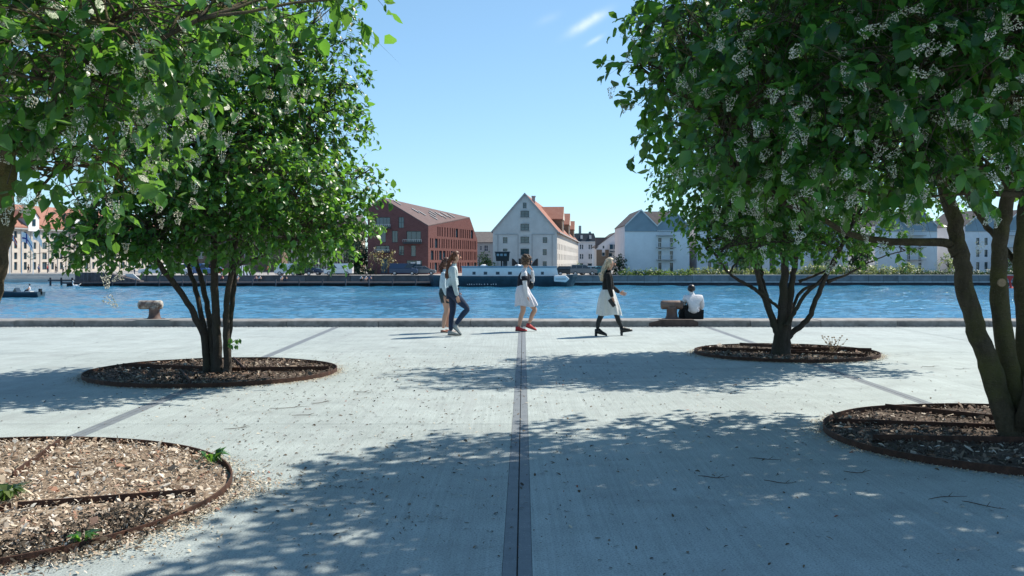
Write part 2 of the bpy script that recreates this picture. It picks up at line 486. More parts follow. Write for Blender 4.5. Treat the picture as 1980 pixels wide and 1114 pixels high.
M_SIDEREND = simple("pale_side_render", (0.50, 0.48, 0.45), 0.9, 0.12, 0.8)
M_BLUECLAD = simple("blue_grey_cladding", (0.22, 0.29, 0.34), 0.7, 0.12, 0.6)
M_PALEWALL = simple("pale_blue_render", (0.66, 0.70, 0.73), 0.85, 0.08, 0.6)
M_PALEWALL2 = simple("pale_grey_render", (0.68, 0.69, 0.72), 0.85, 0.08, 0.6)
M_QUAYC = simple("quay_concrete", (0.20, 0.215, 0.23), 0.9, 0.25, 0.9, 0.3, objrand=0.3)
M_QUAYL = simple("quay_pale_band", (0.36, 0.38, 0.39), 0.9, 0.2, 1.2)
M_DECK = simple("dark_deck_timber", (0.055, 0.055, 0.065), 0.85, 0.35, 1.5)
M_DECKT = simple("deck_panel", (0.15, 0.155, 0.165), 0.85, 0.25, 1.2, objrand=0.3)
M_TIMBER = simple("grey_timber_board", (0.13, 0.12, 0.13), 0.85, 0.25, 2, objrand=0.4)
M_HULL = simple("navy_hull_paint", (0.035, 0.065, 0.09), 0.45, 0.35, 1.0)
M_TYRE = simple("tyre_rubber", (0.02, 0.02, 0.02), 0.85, 0.2, 8)
M_RIM = simple("wheel_rim", (0.4, 0.4, 0.42), 0.35, 0.1, 8, metal=0.7)
M_CARGLASS = simple("car_glass", (0.02, 0.028, 0.034), 0.05, 0.2, 1, spec=0.9)
M_LAMPW = simple("headlamp_lens", (0.7, 0.72, 0.74), 0.15, 0.05, 4)
M_LAMPR = simple("tail_lamp_lens", (0.4, 0.02, 0.015), 0.2, 0.1, 4)
M_SKIN = simple("skin", (0.52, 0.30, 0.215), 0.55, 0.06, 6)
M_RED = simple("red_paint", (0.55, 0.03, 0.025), 0.5, 0.15, 4)
# ------------------------------------------------------------------ plaza, kerb, quay
KERB_Y = 22.73
WATER_Z = -2.4
FAR_Z = -0.78
FARQ = 156.0

mb = MB(); mb.box(-60, 60, -40, KERB_Y - 0.2, -2.6, -0.014)
plaza = tag(mb.build("plaza", M_JOINT), kind="structure")
lines = [(-20.2, 0.0), (-16.0, 0.0), (-11.9, 0.0), (-7.75, -0.01), (-3.58, -0.018), (-0.03, 0.0114), (4.30, 0.0063), (8.45, 0.006), (12.6, 0.0), (16.8, 0.0), (21.0, 0.0)]
rows = [-12.5, -5.25, 1.95, 9.17, 16.38, KERB_Y - 0.18]
HB, G = 0.072, 0.004
for j in range(len(rows) - 1):
    y0, y1 = rows[j] + 0.004, rows[j + 1] - 0.004
    for i in range(len(lines) - 1):
        (a0, b0), (a1, b1) = lines[i], lines[i + 1]
        L = lambda y, k=0.0: a0 + b0 * y + k
        R = lambda y, k=0.0: a1 + b1 * y - k
        for nm, m, lo, hi, dz in (("concrete_slab", M_CONC, HB + G * 0.5, HB + G * 0.5, 0.0),):
            s = MB()
            s.hexa([(L(y0, lo), y0, -0.1), (R(y0, hi), y0, -0.1), (R(y1, hi), y1, -0.1), (L(y1, lo), y1, -0.1),
                    (L(y0, lo), y0, dz), (R(y0, hi), y0, dz), (R(y1, hi), y1, dz), (L(y1, lo), y1, dz)])
            s.build(nm, m, plaza)
        for side in (0, 1):
            bmat = M_BAND if (i + side) in (4, 5, 6) else M_CONC
            f = (lambda y, k: L(y, k)) if side == 0 else (lambda y, k: R(y, HB + G * 0.5 - k))
            s = MB()
            c0, c1 = (G, HB) if side == 0 else (0.0, HB - G * 0.5 - G)
            if side == 1: c0, c1 = G * 0.5, HB + G * 0.5 - G
            s.hexa([(f(y0, c0), y0, -0.1), (f(y0, c1), y0, -0.1), (f(y1, c1), y1, -0.1), (f(y1, c0), y1, -0.1),
                    (f(y0, c0), y0, -0.001), (f(y0, c1), y0, -0.001), (f(y1, c1), y1, -0.001), (f(y1, c0), y1, -0.001)])
            s.build("edge_band", bmat, plaza)

# row of small granite setts at the foot of the kerb
rs = np.random.RandomState(3)
s = MB()
x = -19.0
while x < 19.0:
    w = 0.075 + rs.rand() * 0.04
    h = rs.rand() * 0.008
    y0 = KERB_Y - 0.172 + rs.rand() * 0.012
    s.hexa([(x, y0, -0.05), (x + w, y0, -0.05), (x + w, KERB_Y - 0.09, -0.05), (x, KERB_Y - 0.09, -0.05),
            (x + .008, y0 + .008, 0.002 + h), (x + w - .008, y0 + .008, h), (x + w - .01, KERB_Y - 0.096, h + .002), (x + .01, KERB_Y - 0.096, h)])
    w2 = 0.07 + rs.rand() * 0.03
    h2 = rs.rand() * 0.008
    s.hexa([(x, KERB_Y - 0.085, -0.05), (x + w2, KERB_Y - 0.085, -0.05), (x + w2, KERB_Y - 0.012, -0.05), (x, KERB_Y - 0.012, -0.05),
            (x + .008, KERB_Y - 0.08, h2), (x + w2 - .008, KERB_Y - 0.08, h2 + .003), (x + w2 - .01, KERB_Y - 0.02, h2), (x + .01, KERB_Y - 0.02, h2)])
    x += w + 0.012
tag(s.build("sett", M_SETT, plaza), kind="stuff")

s = MB(); s.box(-60, 60, KERB_Y + 0.10, KERB_Y + 0.92, -4.0, 0.06)
kerb = tag(s.build("quay_edge", M_QUAYSTONE), kind="structure")
x = -20.0
k = 0
while x < 20:
    w = random.choice([1.35, 1.75, 2.1, 1.6])
    t = random.uniform(-0.012, 0.008)
    c = 0.018
    s = MB()
    x0, x1 = x + 0.006, x + w - 0.006
    y0, y1 = KERB_Y + random.uniform(-0.012, 0.012), KERB_Y + 0.96
    prof = [(y0, -0.06), (y0, 0.145 - c + t), (y0 + c, 0.145 + t), (y1 - 0.03, 0.145 + t), (y1, 0.12 + t), (y1, -0.35)]
    s.prism([(x0, p[0], p[1]) for p in prof], (x1 - x0, 0, 0))
    s.build("kerb_stone", M_KERB, kerb)
    x += w

# ------------------------------------------------------------------ harbour water (real waves)
def make_water():
    rs = np.random.RandomState(11)
    ys = [KERB_Y + 0.95]
    while ys[-1] < 190:
        ys.append(ys[-1] + 0.13 + (ys[-1] - 22) * 0.0042)
    ys = np.array(ys); nc = 420
    t = np.linspace(-1, 1, nc)
    Yg, T = np.meshgrid(ys, t, indexing='ij')
    Xg = T * (Yg * 0.62 + 14)
    Zg = np.zeros_like(Xg)
    for i in range(34):
        lam = 0.5 * (1.155 ** i) * (0.8 + 0.4 * rs.rand()) if i < 18 else 0.7 + 5.5 * rs.rand()
        a = rs.normal(0.9, 0.75)
        kx, ky = math.cos(a) * 2 * math.pi / lam, math.sin(a) * 2 * math.pi / lam
        amp = 0.0095 * lam ** 0.25
        ph = rs.rand() * 6.28
        w = np.sin(kx * Xg + ky * Yg + ph + 0.6 * np.sin(0.07 * Xg + 0.05 * Yg + i))
        fade = np.clip(lam / (2.2 * (0.13 + (Yg - 22) * 0.0042)) - 0.6, 0, 1)
        Zg += amp * (w + 0.35 * w * w) * fade
    Zg = Zg + WATER_Z
    V = np.stack([Xg, Yg, Zg], -1).reshape(-1, 3)
    ny = len(ys)
    idx = np.arange(ny * nc).reshape(ny, nc)
    q = np.stack([idx[:-1, :-1], idx[:-1, 1:], idx[1:, 1:], idx[1:, :-1]], -1).reshape(-1, 4)
    o = link_mesh("water", np_mesh("water", V, q, np.full(len(q), 4), M_WATER, True))
    return tag(o, kind="structure")
make_water()
s = MB(); s.poly([(-900, 24, WATER_Z - 0.35), (900, 24, WATER_Z - 0.35), (900, 200, WATER_Z - 0.35), (-900, 200, WATER_Z - 0.35)])
tag(s.build("deep_water", M_WATER), kind="structure")

# ------------------------------------------------------------------ far shore
XL = X(145, FARQ)                     # left of this the shore steps back
s = MB()
s.prism([(XL, FARQ + 0.6, FAR_Z), (900, FARQ + 0.6, FAR_Z), (900, 2500, FAR_Z), (-900, 2500, FAR_Z), (-900, 182, FAR_Z), (XL, 182, FAR_Z)], (0, 0, -4))
tag(s.build("far_ground", M_FARG), kind="structure")
s = MB(); s.poly([(-3000, 420, FAR_Z + 0.05), (3000, 420, FAR_Z + 0.05), (6000, 6000, FAR_Z + 0.05), (-6000, 6000, FAR_Z + 0.05)])
tag(s.build("far_terrain", M_GREENERY), kind="structure")
# quay wall to the right of the barge: concrete panels, pale band, dark foot
s = MB(); s.box(X(800, FARQ), 95, FARQ + 0.12, FARQ + 0.62, -4, FAR_Z - 0.02)
fq = tag(s.build("far_quay", M_DECK), kind="structure")
x = X(1112, FARQ)
while x < 90:
    w = random.uniform(2.2, 2.9)
    s = MB()
    s.box(x + 0.02, x + w - 0.02, FARQ, FARQ + 0.2, -1.62, FAR_Z - 0.10)
    s.box(x + 0.02, x + w - 0.02, FARQ - 0.05, FARQ + 0.2, FAR_Z - 0.097, FAR_Z + 0.04)
    s.build("wall_panel", M_QUAYC, fq)
    s = MB(); s.box(x + 0.02, x + w - 0.02, FARQ - 0.12, FARQ + 0.2, -1.88, -1.64)
    s.build("pale_ledge", M_QUAYL, fq)
    x += w
x = X(1340, FARQ)
s = MB(); s.box(x, 90, FARQ + 0.7, FARQ + 1.1, FAR_Z, FAR_Z + 0.16)
s.build("promenade_kerb", M_SIDEREND, fq)
# left: boardwalk with panels, posts and black underside
s = MB()
s.box(XL, X(838, 153), 151.5, FARQ + 0.6, -1.95, -1.72)
s.box(XL + .3, X(838, 153), 152.4, FARQ + 0.4, -3.2, -1.95)
bw = tag(s.build("boardwalk", M_DECK), kind="structure")
x = X(240, FARQ)
while x < X(826, FARQ):
    w = 3.55
    s = MB(); s.box(x + 0.03, x + w - 0.03, FARQ - 0.1, FARQ + 0.25, -1.72, FAR_Z - 0.05)
    s.box(x, x + w, FARQ - 0.2, FARQ + 0.5, FAR_Z - 0.047, FAR_Z + 0.05)
    s.build("wall_panel", M_DECKT, bw)
    s = MB(); s.tube([(x, 151.45, -3.0), (x, 151.45, -1.25)], 0.11, 8)
    s.build("pile", M_TIMBER, bw)
    x += w
# far-left stepped stone quay
s = MB(); s.box(-260, XL, 181.4, 183, -4, FAR_Z)
s.box(-260, XL, 180.6, 181.4, -4, -1.25); s.box(-260, XL, 179.8, 180.6, -4, -1.75)
tag(s.build("stone_quay", M_SIDEREND), kind="structure")
# a jetty on piles
j = thing("jetty", "low dark wooden jetty on piles at the far left quay", "jetty", (X(120, 158), 158, WATER_Z))
s = MB(); s.box(X(98, 158), X(150, 158), 157, 159.5, -1.62, -1.42); s.build("deck", M_DECK, j)
for px in (102, 123, 144):
    s = MB(); s.tube([(X(px, 158), 157.2, -3.2), (X(px, 158), 157.2, -1.1)], 0.16, 8); s.build("pile", M_DECK, j)
# ------------------------------------------------------------------ tree pits
CHIP_MESHES = []
for k in range(5):
    r = random.Random(k)
    l, w = 1.0, 0.28 + 0.3 * r.random()
    s = MB()
    z1 = 0.15 * r.random()
    s.hexa([(-.5, -w / 2, 0), (.5, -w / 2 * r.uniform(.3, 1), z1), (.5 * r.uniform(.8, 1.1), w / 2 * r.uniform(.4, 1), z1), (-.5, w / 2, 0),
            (-.48, -w / 2.2, .12), (.46, -w / 2.4, z1 + .1), (.44, w / 2.5, z1 + .1), (-.46, w / 2.2, .1)])
    CHIP_MESHES.append(s.mesh("chip", M_CHIP1))

def scatter_flakes(name, pts, sizes, mat, parent, rs, flat=0.5, aspect=(0.25, 0.6)):
    """many small bent flakes as one mesh"""
    n = len(pts)
    yaw = rs.rand(n) * 6.283
    tilt = rs.normal(0, flat, n)
    roll = rs.normal(0, flat, n)
    asp = rs.uniform(aspect[0], aspect[1], n)
    ca, sa = np.cos(yaw), np.sin(yaw)
    u = np.stack([ca * np.cos(tilt), sa * np.cos(tilt), np.sin(tilt)], 1)
    v = np.stack([-sa * np.cos(roll), ca * np.cos(roll), np.sin(roll)], 1)
    L = sizes[:, None] * u * 0.5
    Wd = (sizes * asp)[:, None] * v * 0.5
    up = np.zeros((n, 3)); up[:, 2] = sizes * rs.uniform(0.02, 0.18, n)
    V = np.stack([pts - L - Wd * .6, pts - Wd + up, pts + L - Wd * .4, pts + L + Wd * .5, pts + Wd + up, pts - L + Wd * .7], 1)
    base = np.arange(n)[:, None] * 6
    q = np.concatenate([base + np.array([[0, 1, 4, 5]]), base + np.array([[1, 2, 3, 4]])], 1).reshape(-1, 4)
    off = np.array(wloc(parent)) if parent is not None else np.zeros(3)
    me = np_mesh(name, V.reshape(-1, 3) - off, q, np.full(len(q), 4), mat)
    o = link_mesh(name, me, parent)
    return tag(o, kind="stuff")

def pit(cx, cy, R, label, seed, n_chip, size, bars, n_single=0):
    rs = np.random.RandomState(seed)
    t = thing("tree_pit", label, "tree pit", (cx, cy, 0), "steel-edged tree pits in the plaza")
    # mulch bed: lumpy disc
    nr, na = 14, 56
    vs = [(cx, cy, 0.02)]
    for i in range(1, nr + 1):
        r = (R - 0.012) * i / nr
        for k in range(na):
            a = 2 * math.pi * k / na
            x, y = cx + r * math.cos(a), cy + r * math.sin(a)
            edge = 1 - (i / nr) ** 6
            z = 0.008 + edge * (0.016 + 0.028 * (mnoise.noise(Vector((x * 1.7, y * 1.7, seed))) + 0.4 * mnoise.noise(Vector((x * 6, y * 6, seed)))))
            vs.append((x, y, max(0.006, z)))
    fs = [(0, 1 + k, 1 + (k + 1) % na) for k in range(na)]
    for i in range(nr - 1):
        for k in range(na):
            k2 = (k + 1) % na
            fs.append((1 + i * na + k, 1 + (i + 1) * na + k, 1 + (i + 1) * na + k2, 1 + i * na + k2))
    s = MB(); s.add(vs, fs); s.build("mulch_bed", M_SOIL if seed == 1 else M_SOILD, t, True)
    # steel rim
    s = MB(); seg = 96; vs = []; fs = []
    for k in range(seg):
        a = 2 * math.pi * k / seg
        h = (0.046 if seed == 1 else 0.055) + 0.008 * mnoise.noise(Vector((math.cos(a) * 2, math.sin(a) * 2, seed)))
        for r, z in ((R, -0.03), (R, h), (R + 0.012, h), (R + 0.012, -0.03)):
            vs.append((cx + r * math.cos(a), cy + r * math.sin(a), z))
    for k in range(seg):
        k2 = (k + 1) % seg
        for q in range(3): fs.append((k * 4 + q, k * 4 + q + 1, k2 * 4 + q + 1, k2 * 4 + q))
    s.add(vs, fs); s.build("steel_rim", M_RUST, t)
    # loose steel bars across the bed: (x0, y0, x1, y1, z0, z1, height)
    for (x0, y0, x1, y1, z0, z1, h) in bars:
        a = Vector((cx + x0 * R, cy + y0 * R, z0)); b = Vector((cx + x1 * R, cy + y1 * R, z1))
        d = (b - a); d.z = 0; d.normalize(); nrm = Vector((-d.y, d.x, 0)) * 0.006
        s = MB()
        up = Vector((0, 0, h))
        s.hexa([a - nrm, b - nrm, b + nrm, a + nrm, a - nrm + up, b - nrm + up, b + nrm + up, a + nrm + up])
        fl = nrm * 5
        s.hexa([a + nrm * 1.2, b + nrm * 1.2, b + fl, a + fl, a + nrm * 1.2 + Vector((0, 0, .006)), b + nrm * 1.2 + Vector((0, 0, .006)), b + fl + Vector((0, 0, .006)), a + fl + Vector((0, 0, .006))])
        s.build("steel_bar", M_RUST, t)
    r = R * 0.985 * np.sqrt(rs.rand(n_chip)); a = rs.rand(n_chip) * 6.283
    pts = np.stack([cx + r * np.cos(a), cy + r * np.sin(a), 0.028 + rs.rand(n_chip) * 0.022], 1)
    sz = size * rs.lognormal(0, 0.5, n_chip)
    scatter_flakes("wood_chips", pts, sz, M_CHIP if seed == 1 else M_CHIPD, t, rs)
    for k in range(n_single):
        rr = R * 0.93 * math.sqrt(rs.rand()); aa = rs.rand() * 6.283
        x, y = rr * math.cos(aa), rr * math.sin(aa)
        l = size * 1.35 * rs.lognormal(0.3, 0.35)
        link_mesh("chip", CHIP_MESHES[k % 5], t, (x, y, 0.045 + 0.012 * rs.rand()), (rs.normal(0, .3), rs.normal(0, .3), rs.rand() * 6.28), (l, l, l * .4))
    # sandy grit spilled round the rim
    n = int(2600 * R)
    a = rs.rand(n) * 6.283
    r = R + 0.015 + np.abs(rs.normal(0, 0.10, n)) * (0.55 + 0.6 * np.sin(a * 2 + seed) ** 2)
    pts = np.stack([cx + r * np.cos(a), cy + r * np.sin(a), 0.004 + rs.rand(n) * 0.004], 1)
    scatter_flakes("sandy_grit", pts, 0.007 + 0.013 * rs.rand(n) ** 2, M_GRIT, t, rs, 0.3, (0.5, 1.0))
    return t

PIT_FL = (-3.80, 6.32, 1.94)
PIT_FR = (4.42, 8.42, 1.70)
PIT_BL = (-4.0, 13.35, 1.62)
PIT_BR = (4.42, 16.1, 1.44)
pit(*PIT_FL, "front left round tree pit strewn with pale sunlit chips inside a rusty rim", 1, 17000, 0.022,
    [(0.06, 0.93, 0.2, 0.25, .02, .025, .035), (0.44, -0.20, 0.93, -0.02, .025, .025, .04), (0.42, -0.20, 0.2, -0.42, .025, .015, .035)], 260)
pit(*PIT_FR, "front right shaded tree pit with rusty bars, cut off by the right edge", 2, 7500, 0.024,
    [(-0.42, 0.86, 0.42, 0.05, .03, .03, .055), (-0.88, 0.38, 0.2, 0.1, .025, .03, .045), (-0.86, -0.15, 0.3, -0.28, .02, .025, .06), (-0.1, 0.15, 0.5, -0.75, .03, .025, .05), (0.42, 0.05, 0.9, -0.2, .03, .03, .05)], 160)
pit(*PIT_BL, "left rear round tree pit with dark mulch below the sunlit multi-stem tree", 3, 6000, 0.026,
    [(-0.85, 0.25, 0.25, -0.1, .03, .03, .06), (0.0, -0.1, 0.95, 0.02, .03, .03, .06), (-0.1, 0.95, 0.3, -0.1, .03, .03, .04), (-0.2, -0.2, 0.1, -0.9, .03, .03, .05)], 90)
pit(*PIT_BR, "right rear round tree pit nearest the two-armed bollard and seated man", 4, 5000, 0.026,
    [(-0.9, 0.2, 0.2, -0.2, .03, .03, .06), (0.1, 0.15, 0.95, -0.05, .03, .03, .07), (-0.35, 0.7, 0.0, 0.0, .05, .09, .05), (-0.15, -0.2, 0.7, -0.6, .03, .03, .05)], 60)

# ground litter blown over the slabs: catkin bits, petals, twigs
rs = np.random.RandomState(21)
n = 9000
cent = [(-1.6, 11.5, 2.2, 2.0, .34), (-2.0, 14.0, 1.6, 1.3, .16), (-1.6, 7.0, 1.0, 1.2, .2), (2.5, 11.5, 3.0, 2.5, .12), (1.0, 7.0, 2.6, 2.2, .18)]
pts = []
for cx, cy, sx, sy, f in cent:
    k = int(n * f)
    pts.append(np.stack([rs.normal(cx, sx, k), rs.normal(cy, sy, k), np.full(k, 0.005)], 1))
pts = np.concatenate(pts)
pts = pts[(pts[:, 1] > 3) & (pts[:, 1] < 22)]
keep = np.ones(len(pts), bool)
for (cx, cy, R) in (PIT_FL, PIT_FR, PIT_BL, PIT_BR): keep &= np.hypot(pts[:, 0] - cx, pts[:, 1] - cy) > R + 0.03
pts = pts[keep]
litter = scatter_flakes("leaf_litter", pts, 0.010 + 0.03 * rs.rand(len(pts)) ** 3, M_LITTER, None, rs, 0.25, (0.2, 0.6))
tag(litter, "fine dark leaf and twig litter blown across the slabs", "litter")
# debris drift spilling from the front left pit
n = 2600
a = rs.uniform(-1.9, 0.35, n)
r = PIT_FL[2] + 0.02 + np.abs(rs.normal(0, 0.10, n)) * (1 + 0.8 * np.sin(a * 5))
pts = np.stack([PIT_FL[0] + r * np.cos(a), PIT_FL[1] + r * np.sin(a), 0.006 + rs.rand(n) * 0.02], 1)
spill = scatter_flakes("debris_drift", pts, 0.008 + 0.03 * rs.rand(n) ** 2, M_CHIP, None, rs)
tag(spill, "bark and blossom debris spilled over the front left rim", "debris")
# dark rotted leaf drift along the near rim of the same pit
n = 5200
a = rs.uniform(-1.75, -0.25, n)
r = PIT_FL[2] - 0.16 + rs.normal(0, 0.15, n) + 0.06 * np.sin(a * 7)
pts = np.stack([PIT_FL[0] + r * np.cos(a), PIT_FL[1] + r * np.sin(a), 0.03 + rs.rand(n) * 0.03 - 0.02 * (r > PIT_FL[2])], 1)
pts[:, 2] = np.maximum(pts[:, 2], 0.008)
M_ROT = island_mat("rotted_leaves", [(0, (0.045, 0.038, 0.03)), (0.35, (0.09, 0.07, 0.05)), (0.6, (0.03, 0.028, 0.025)), (0.8, (0.16, 0.12, 0.085)), (0.93, (0.4, 0.33, 0.25))])
rot = scatter_flakes("leaf_drift", pts, 0.012 + 0.035 * rs.rand(n) ** 2, M_ROT, None, rs)
tag(rot, "dark rotted leaves heaped along the near rim of the front left pit", "leaves")
n = 2600
a = rs.uniform(-0.75, 0.25, n)
r = PIT_FL[2] + 0.02 + np.abs(rs.normal(0, 0.13, n)) * (1 + 0.6 * np.sin(a * 9))
pts = np.stack([PIT_FL[0] + r * np.cos(a), PIT_FL[1] + r * np.sin(a), 0.005 + rs.rand(n) * 0.012], 1)
sand = scatter_flakes("sand_fan", pts, 0.006 + 0.016 * rs.rand(n) ** 2, M_GRIT, None, rs, 0.3, (0.5, 1.0))
tag(sand, "pale sandy fan spilled on the slab right of the front left pit", "sand")
# fallen twigs
for k, (px, py, ln, an) in enumerate([(560, 790, .55, .2), (700, 760, .3, -.3), (590, 805, .35, .1), (1480, 890, .35, .0), (1510, 935, .3, -.1), (1660, 915, .3, .1), (620, 780, .28, .5),
                                      (460, 830, .3, .3), (1830, 965, .4, .2), (1900, 980, .3, -.6), (1380, 925, .3, .05), (840, 715, .4, .1), (1800, 710, .4, .1), (1860, 715, .3, -.2)]):
    d = GD(py); x = X(px, d)
    s = MB(); p = []
    for i in range(6):
        u = i / 5 - .5
        p.append((x + u * ln * .7 * math.cos(an), d + u * ln * math.sin(an) + 0.03 * math.sin(u * 5 + k), 0.008 + 0.012 * abs(u)))
    s.tube(p, [.002, .003, .003, .0025, .002, .001], 5)
    q = Vector(p[3]); s.tube([q, q + Vector((.05, .06, .012))], [.003, .0015], 4)
    o = s.build("fallen_twig", M_TWIG)
    where = ["on the sunny slabs right of the left rear pit", "on pale concrete left of the central joint", "beside the shade edge left of centre", "in shade left of the front right pit",
             "in shade below the front right pit's tip", "close to the front right pit's outer rim", "near the left rear pit's lower right rim", "on sunlit slab above the front left pit",
             "in shade under the front right pit rim", "at the far right in the foreground shade", "in foreground shade right of the joint", "by the tip of the right rear tree's shadow",
             "on sunlit concrete right of the right rear pit", "on sunlit concrete near the leaning right trunks"][k]
    tag(o, "thin dark fallen twig " + where, "twig", "fallen twigs on the slabs")
# small weeds
def weed(loc, label, mat, h, n, seed, name="weed"):
    rs = random.Random(seed)
    s = MB()
    for i in range(n):
        a = rs.uniform(0, 6.28); l = h * rs.uniform(.6, 1.1); w = l * rs.uniform(.10, .2)
        d = Vector((math.cos(a), math.sin(a), 0)); side = Vector((-d.y, d.x, 0)) * w
        b = Vector(loc) + d * rs.uniform(0, h * .25)
        m = b + d * l * .4 + Vector((0, 0, l * .6)); tip = b + d * l * .9 + Vector((0, 0, l * rs.uniform(.2, .75)))
        s.add([b, m - side, tip, m + side], [(0, 1, 2, 3)])
    o = s.build(name, mat)
    return tag(o, label, "weed")
weed((X(8, 6.1), 6.1, .03), "bright green grass tuft at the left edge of the front left pit", M_SHRUB, .14, 60, 1, "grass_tuft")
weed((X(412, 7.25), 7.25, .03), "dark leafy weed inside the right rim of the front left pit", M_LEAF, .13, 26, 2)
weed((X(160, 5.2), 5.2, .03), "low dark weed at the near side of the front left pit", M_LEAF, .09, 26, 3)
s = MB(); rr = random.Random(5)
for i in range(9):
    p = [Vector((X(1608, 15.9), 15.9, .03))]
    a = rr.uniform(0, 6.28)
    for q in range(4):
        p.append(p[-1] + Vector((math.cos(a) * .05 + rr.uniform(-.03, .03), math.sin(a) * .03, rr.uniform(.03, .09))))
    s.tube(p, [.006, .005, .004, .003, .002], 4)
    for q in p[2:]:
        s.ball(q, (.018, .014, .01), 5, 4)
tag(s.build("dry_seedling", M_CUT), "pale dry branching seedling in the right rear pit", "seedling")
# ------------------------------------------------------------------ trees
LEAF_V = np.array([(0, 0, 0), (-.29, .34, .06), (.29, .34, .06), (0, .34, 0.0), (-.25, .66, .04), (.25, .66, .04), (0, .66, -.03), (0, 1.0, -.13)], np.float32)
LEAF_V[:, 0] *= 1.12
LEAF_L = [0, 3, 1, 0, 2, 3, 1, 3, 6, 4, 3, 2, 5, 6, 4, 6, 7, 6, 5, 7]
LEAF_S = [3, 3, 4, 4, 3, 3]
def leaf_arrays(Bx, By, Bz, pos):
    n = len(pos)
    V = pos[:, None, :] + LEAF_V[None, :, 0:1] * Bx[:, None, :] + LEAF_V[None, :, 1:2] * By[:, None, :] + LEAF_V[None, :, 2:3] * Bz[:, None, :]
    loops = (np.arange(n)[:, None] * 8 + np.array(LEAF_L)[None, :])
    return V.reshape(-1, 3), loops, np.tile(LEAF_S, n)
LEAF_ME = np_mesh("leaf", LEAF_V, np.array(LEAF_L), np.array(LEAF_S), M_LEAF1)

def norm(a): return a / np.maximum(np.linalg.norm(a, axis=1, keepdims=True), 1e-9)

def curve(pts, sub=5, jit=0.0, rr=None):
    pts = [Vector(p) for p in pts]
    P2 = [pts[0] * 2 - pts[1]] + pts + [pts[-1] * 2 - pts[-2]]
    out = []
    for i in range(1, len(P2) - 2):
        a, b, c, d = P2[i - 1:i + 3]
        for q in range(sub):
            t = q / sub
            out.append(0.5 * ((2 * b) + (c - a) * t + (2 * a - 5 * b + 4 * c - d) * t * t + (3 * b - a - 3 * c + d) * t ** 3))
    out.append(pts[-1])
    if jit and rr:
        out = [out[0]] + [p + Vector((rr.gauss(0, jit), rr.gauss(0, jit), 0)) for p in out[1:]]
    return out

def foliage(rs, lobes, n_twig, leaf_size, leaves=(8, 14), shell=0.55, zmin=0.0, keep=None):
    """twig bases inside the lobes, leaves strung along the twigs"""
    lob = np.array([(c[0], c[1], c[2], r[0], r[1], r[2]) for c, r in lobes], float)
    wgt = (lob[:, 3] * lob[:, 4] * lob[:, 5]) ** 0.78
    li = rs.choice(len(lob), n_twig, p=wgt / wgt.sum())
    d = norm(rs.normal(size=(n_twig, 3)))
    rad = (shell + (1 - shell) * rs.rand(n_twig)) ** 0.6 * (0.92 + 0.16 * rs.rand(n_twig))
    inner = rs.rand(n_twig) < 0.25
    rad[inner] = rs.rand(inner.sum()) ** 0.5
    base = lob[li, :3] + d * lob[li, 3:] * rad[:, None]
    m = base[:, 2] > zmin + 0.25 * rs.rand(n_twig) ** 2
    if keep is not None: m &= keep(base)
    base, d, li = base[m], d[m], li[m]
    n = len(base)
    tdir = norm(d * 0.9 + rs.normal(0, .55, (n, 3)) + np.array([0, 0, -0.12]))
    tl = leaf_size * rs.uniform(2.4, 5.6, n)
    cnt = rs.randint(leaves[0], leaves[1], n)
    ti = np.repeat(np.arange(n), cnt)
    N = len(ti)
    u = rs.rand(N)
    droop = np.zeros((N, 3)); droop[:, 2] = -(u ** 2) * tl[ti] * 0.35
    pos = base[ti] + tdir[ti] * (u * tl[ti])[:, None] + droop
    side = norm(np.cross(tdir[ti], rs.normal(size=(N, 3))))
    By = norm(tdir[ti] * 0.5 + side * 0.8 + np.array([0, 0, -0.45]) + rs.normal(0, .22, (N, 3)))
    upv = np.array([0, 0, 1.0]) + d[ti] * 0.5 + rs.normal(0, .42, (N, 3))
    Bz = norm(upv - By * np.sum(upv * By, 1, keepdims=True))
    Bx = np.cross(By, Bz)
    sz = leaf_size * np.clip(rs.normal(.98, .28, N), .4, 1.6)
    Bx, By, Bz = Bx * (sz * rs.uniform(.72, 1.12, N))[:, None], By * sz[:, None], Bz * (sz * rs.uniform(-0.4, 2.4, N))[:, None]
    return base, tdir, tl, pos, Bx, By, Bz

def pick_visible(pos, Bz, sz, n, cell=11.0, maxd=None):
    """the leaves that show largest: the nearest in each small patch of the view"""
    d = pos[:, 1]
    px = 990 + pos[:, 0] * K / d; py = HZ - (pos[:, 2] - EYE) * K / d
    ok = (d > 1) & (px > 4) & (px < 1976) & (py > 2) & (py < 1110)
    cellid = (np.floor(px / cell) * 1000 + np.floor(py / cell)).astype(np.int64)
    order = np.argsort(d)
    order = order[ok[order]]
    _, first = np.unique(cellid[order], return_index=True)
    cand = order[first]
    view = norm(pos[cand] - np.array([0, 0, EYE]))
    area = np.abs(np.sum(norm(Bz[cand]) * view, 1)) * sz[cand] ** 2 / d[cand] ** 2
    return cand[np.argsort(-area)[:n]]

# small blossom racemes, four shapes
FLOWER_ME = []
for k in range(4):
    rr = random.Random(40 + k)
    s = MB()
    L = 1.0
    for i in range(95):
        u = rr.random()
        r = 0.42 * (1.05 - u * .75)
        a = rr.uniform(0, 6.28)
        c = Vector((r * math.cos(a), r * math.sin(a), -u * L + 0.1 * math.sin(u * 5)))
        w = rr.uniform(.035, .07)
        q = Vector((rr.gauss(0, 1), rr.gauss(0, 1), rr.gauss(0, 1))).normalized()
        e1 = q.orthogonal().normalized() * w; e2 = q.cross(e1)
        s.add([c + e1, c + e2, c - e1, c - e2, c + q * w * .6], [(0, 1, 4), (1, 2, 4), (2, 3, 4), (3, 0, 4)])
    s.tube([(0, 0, .1), (0, 0, -.9)], .015, 4)
    FLOWER_ME.append(s.mesh("blossom_cluster", M_FLOWER))

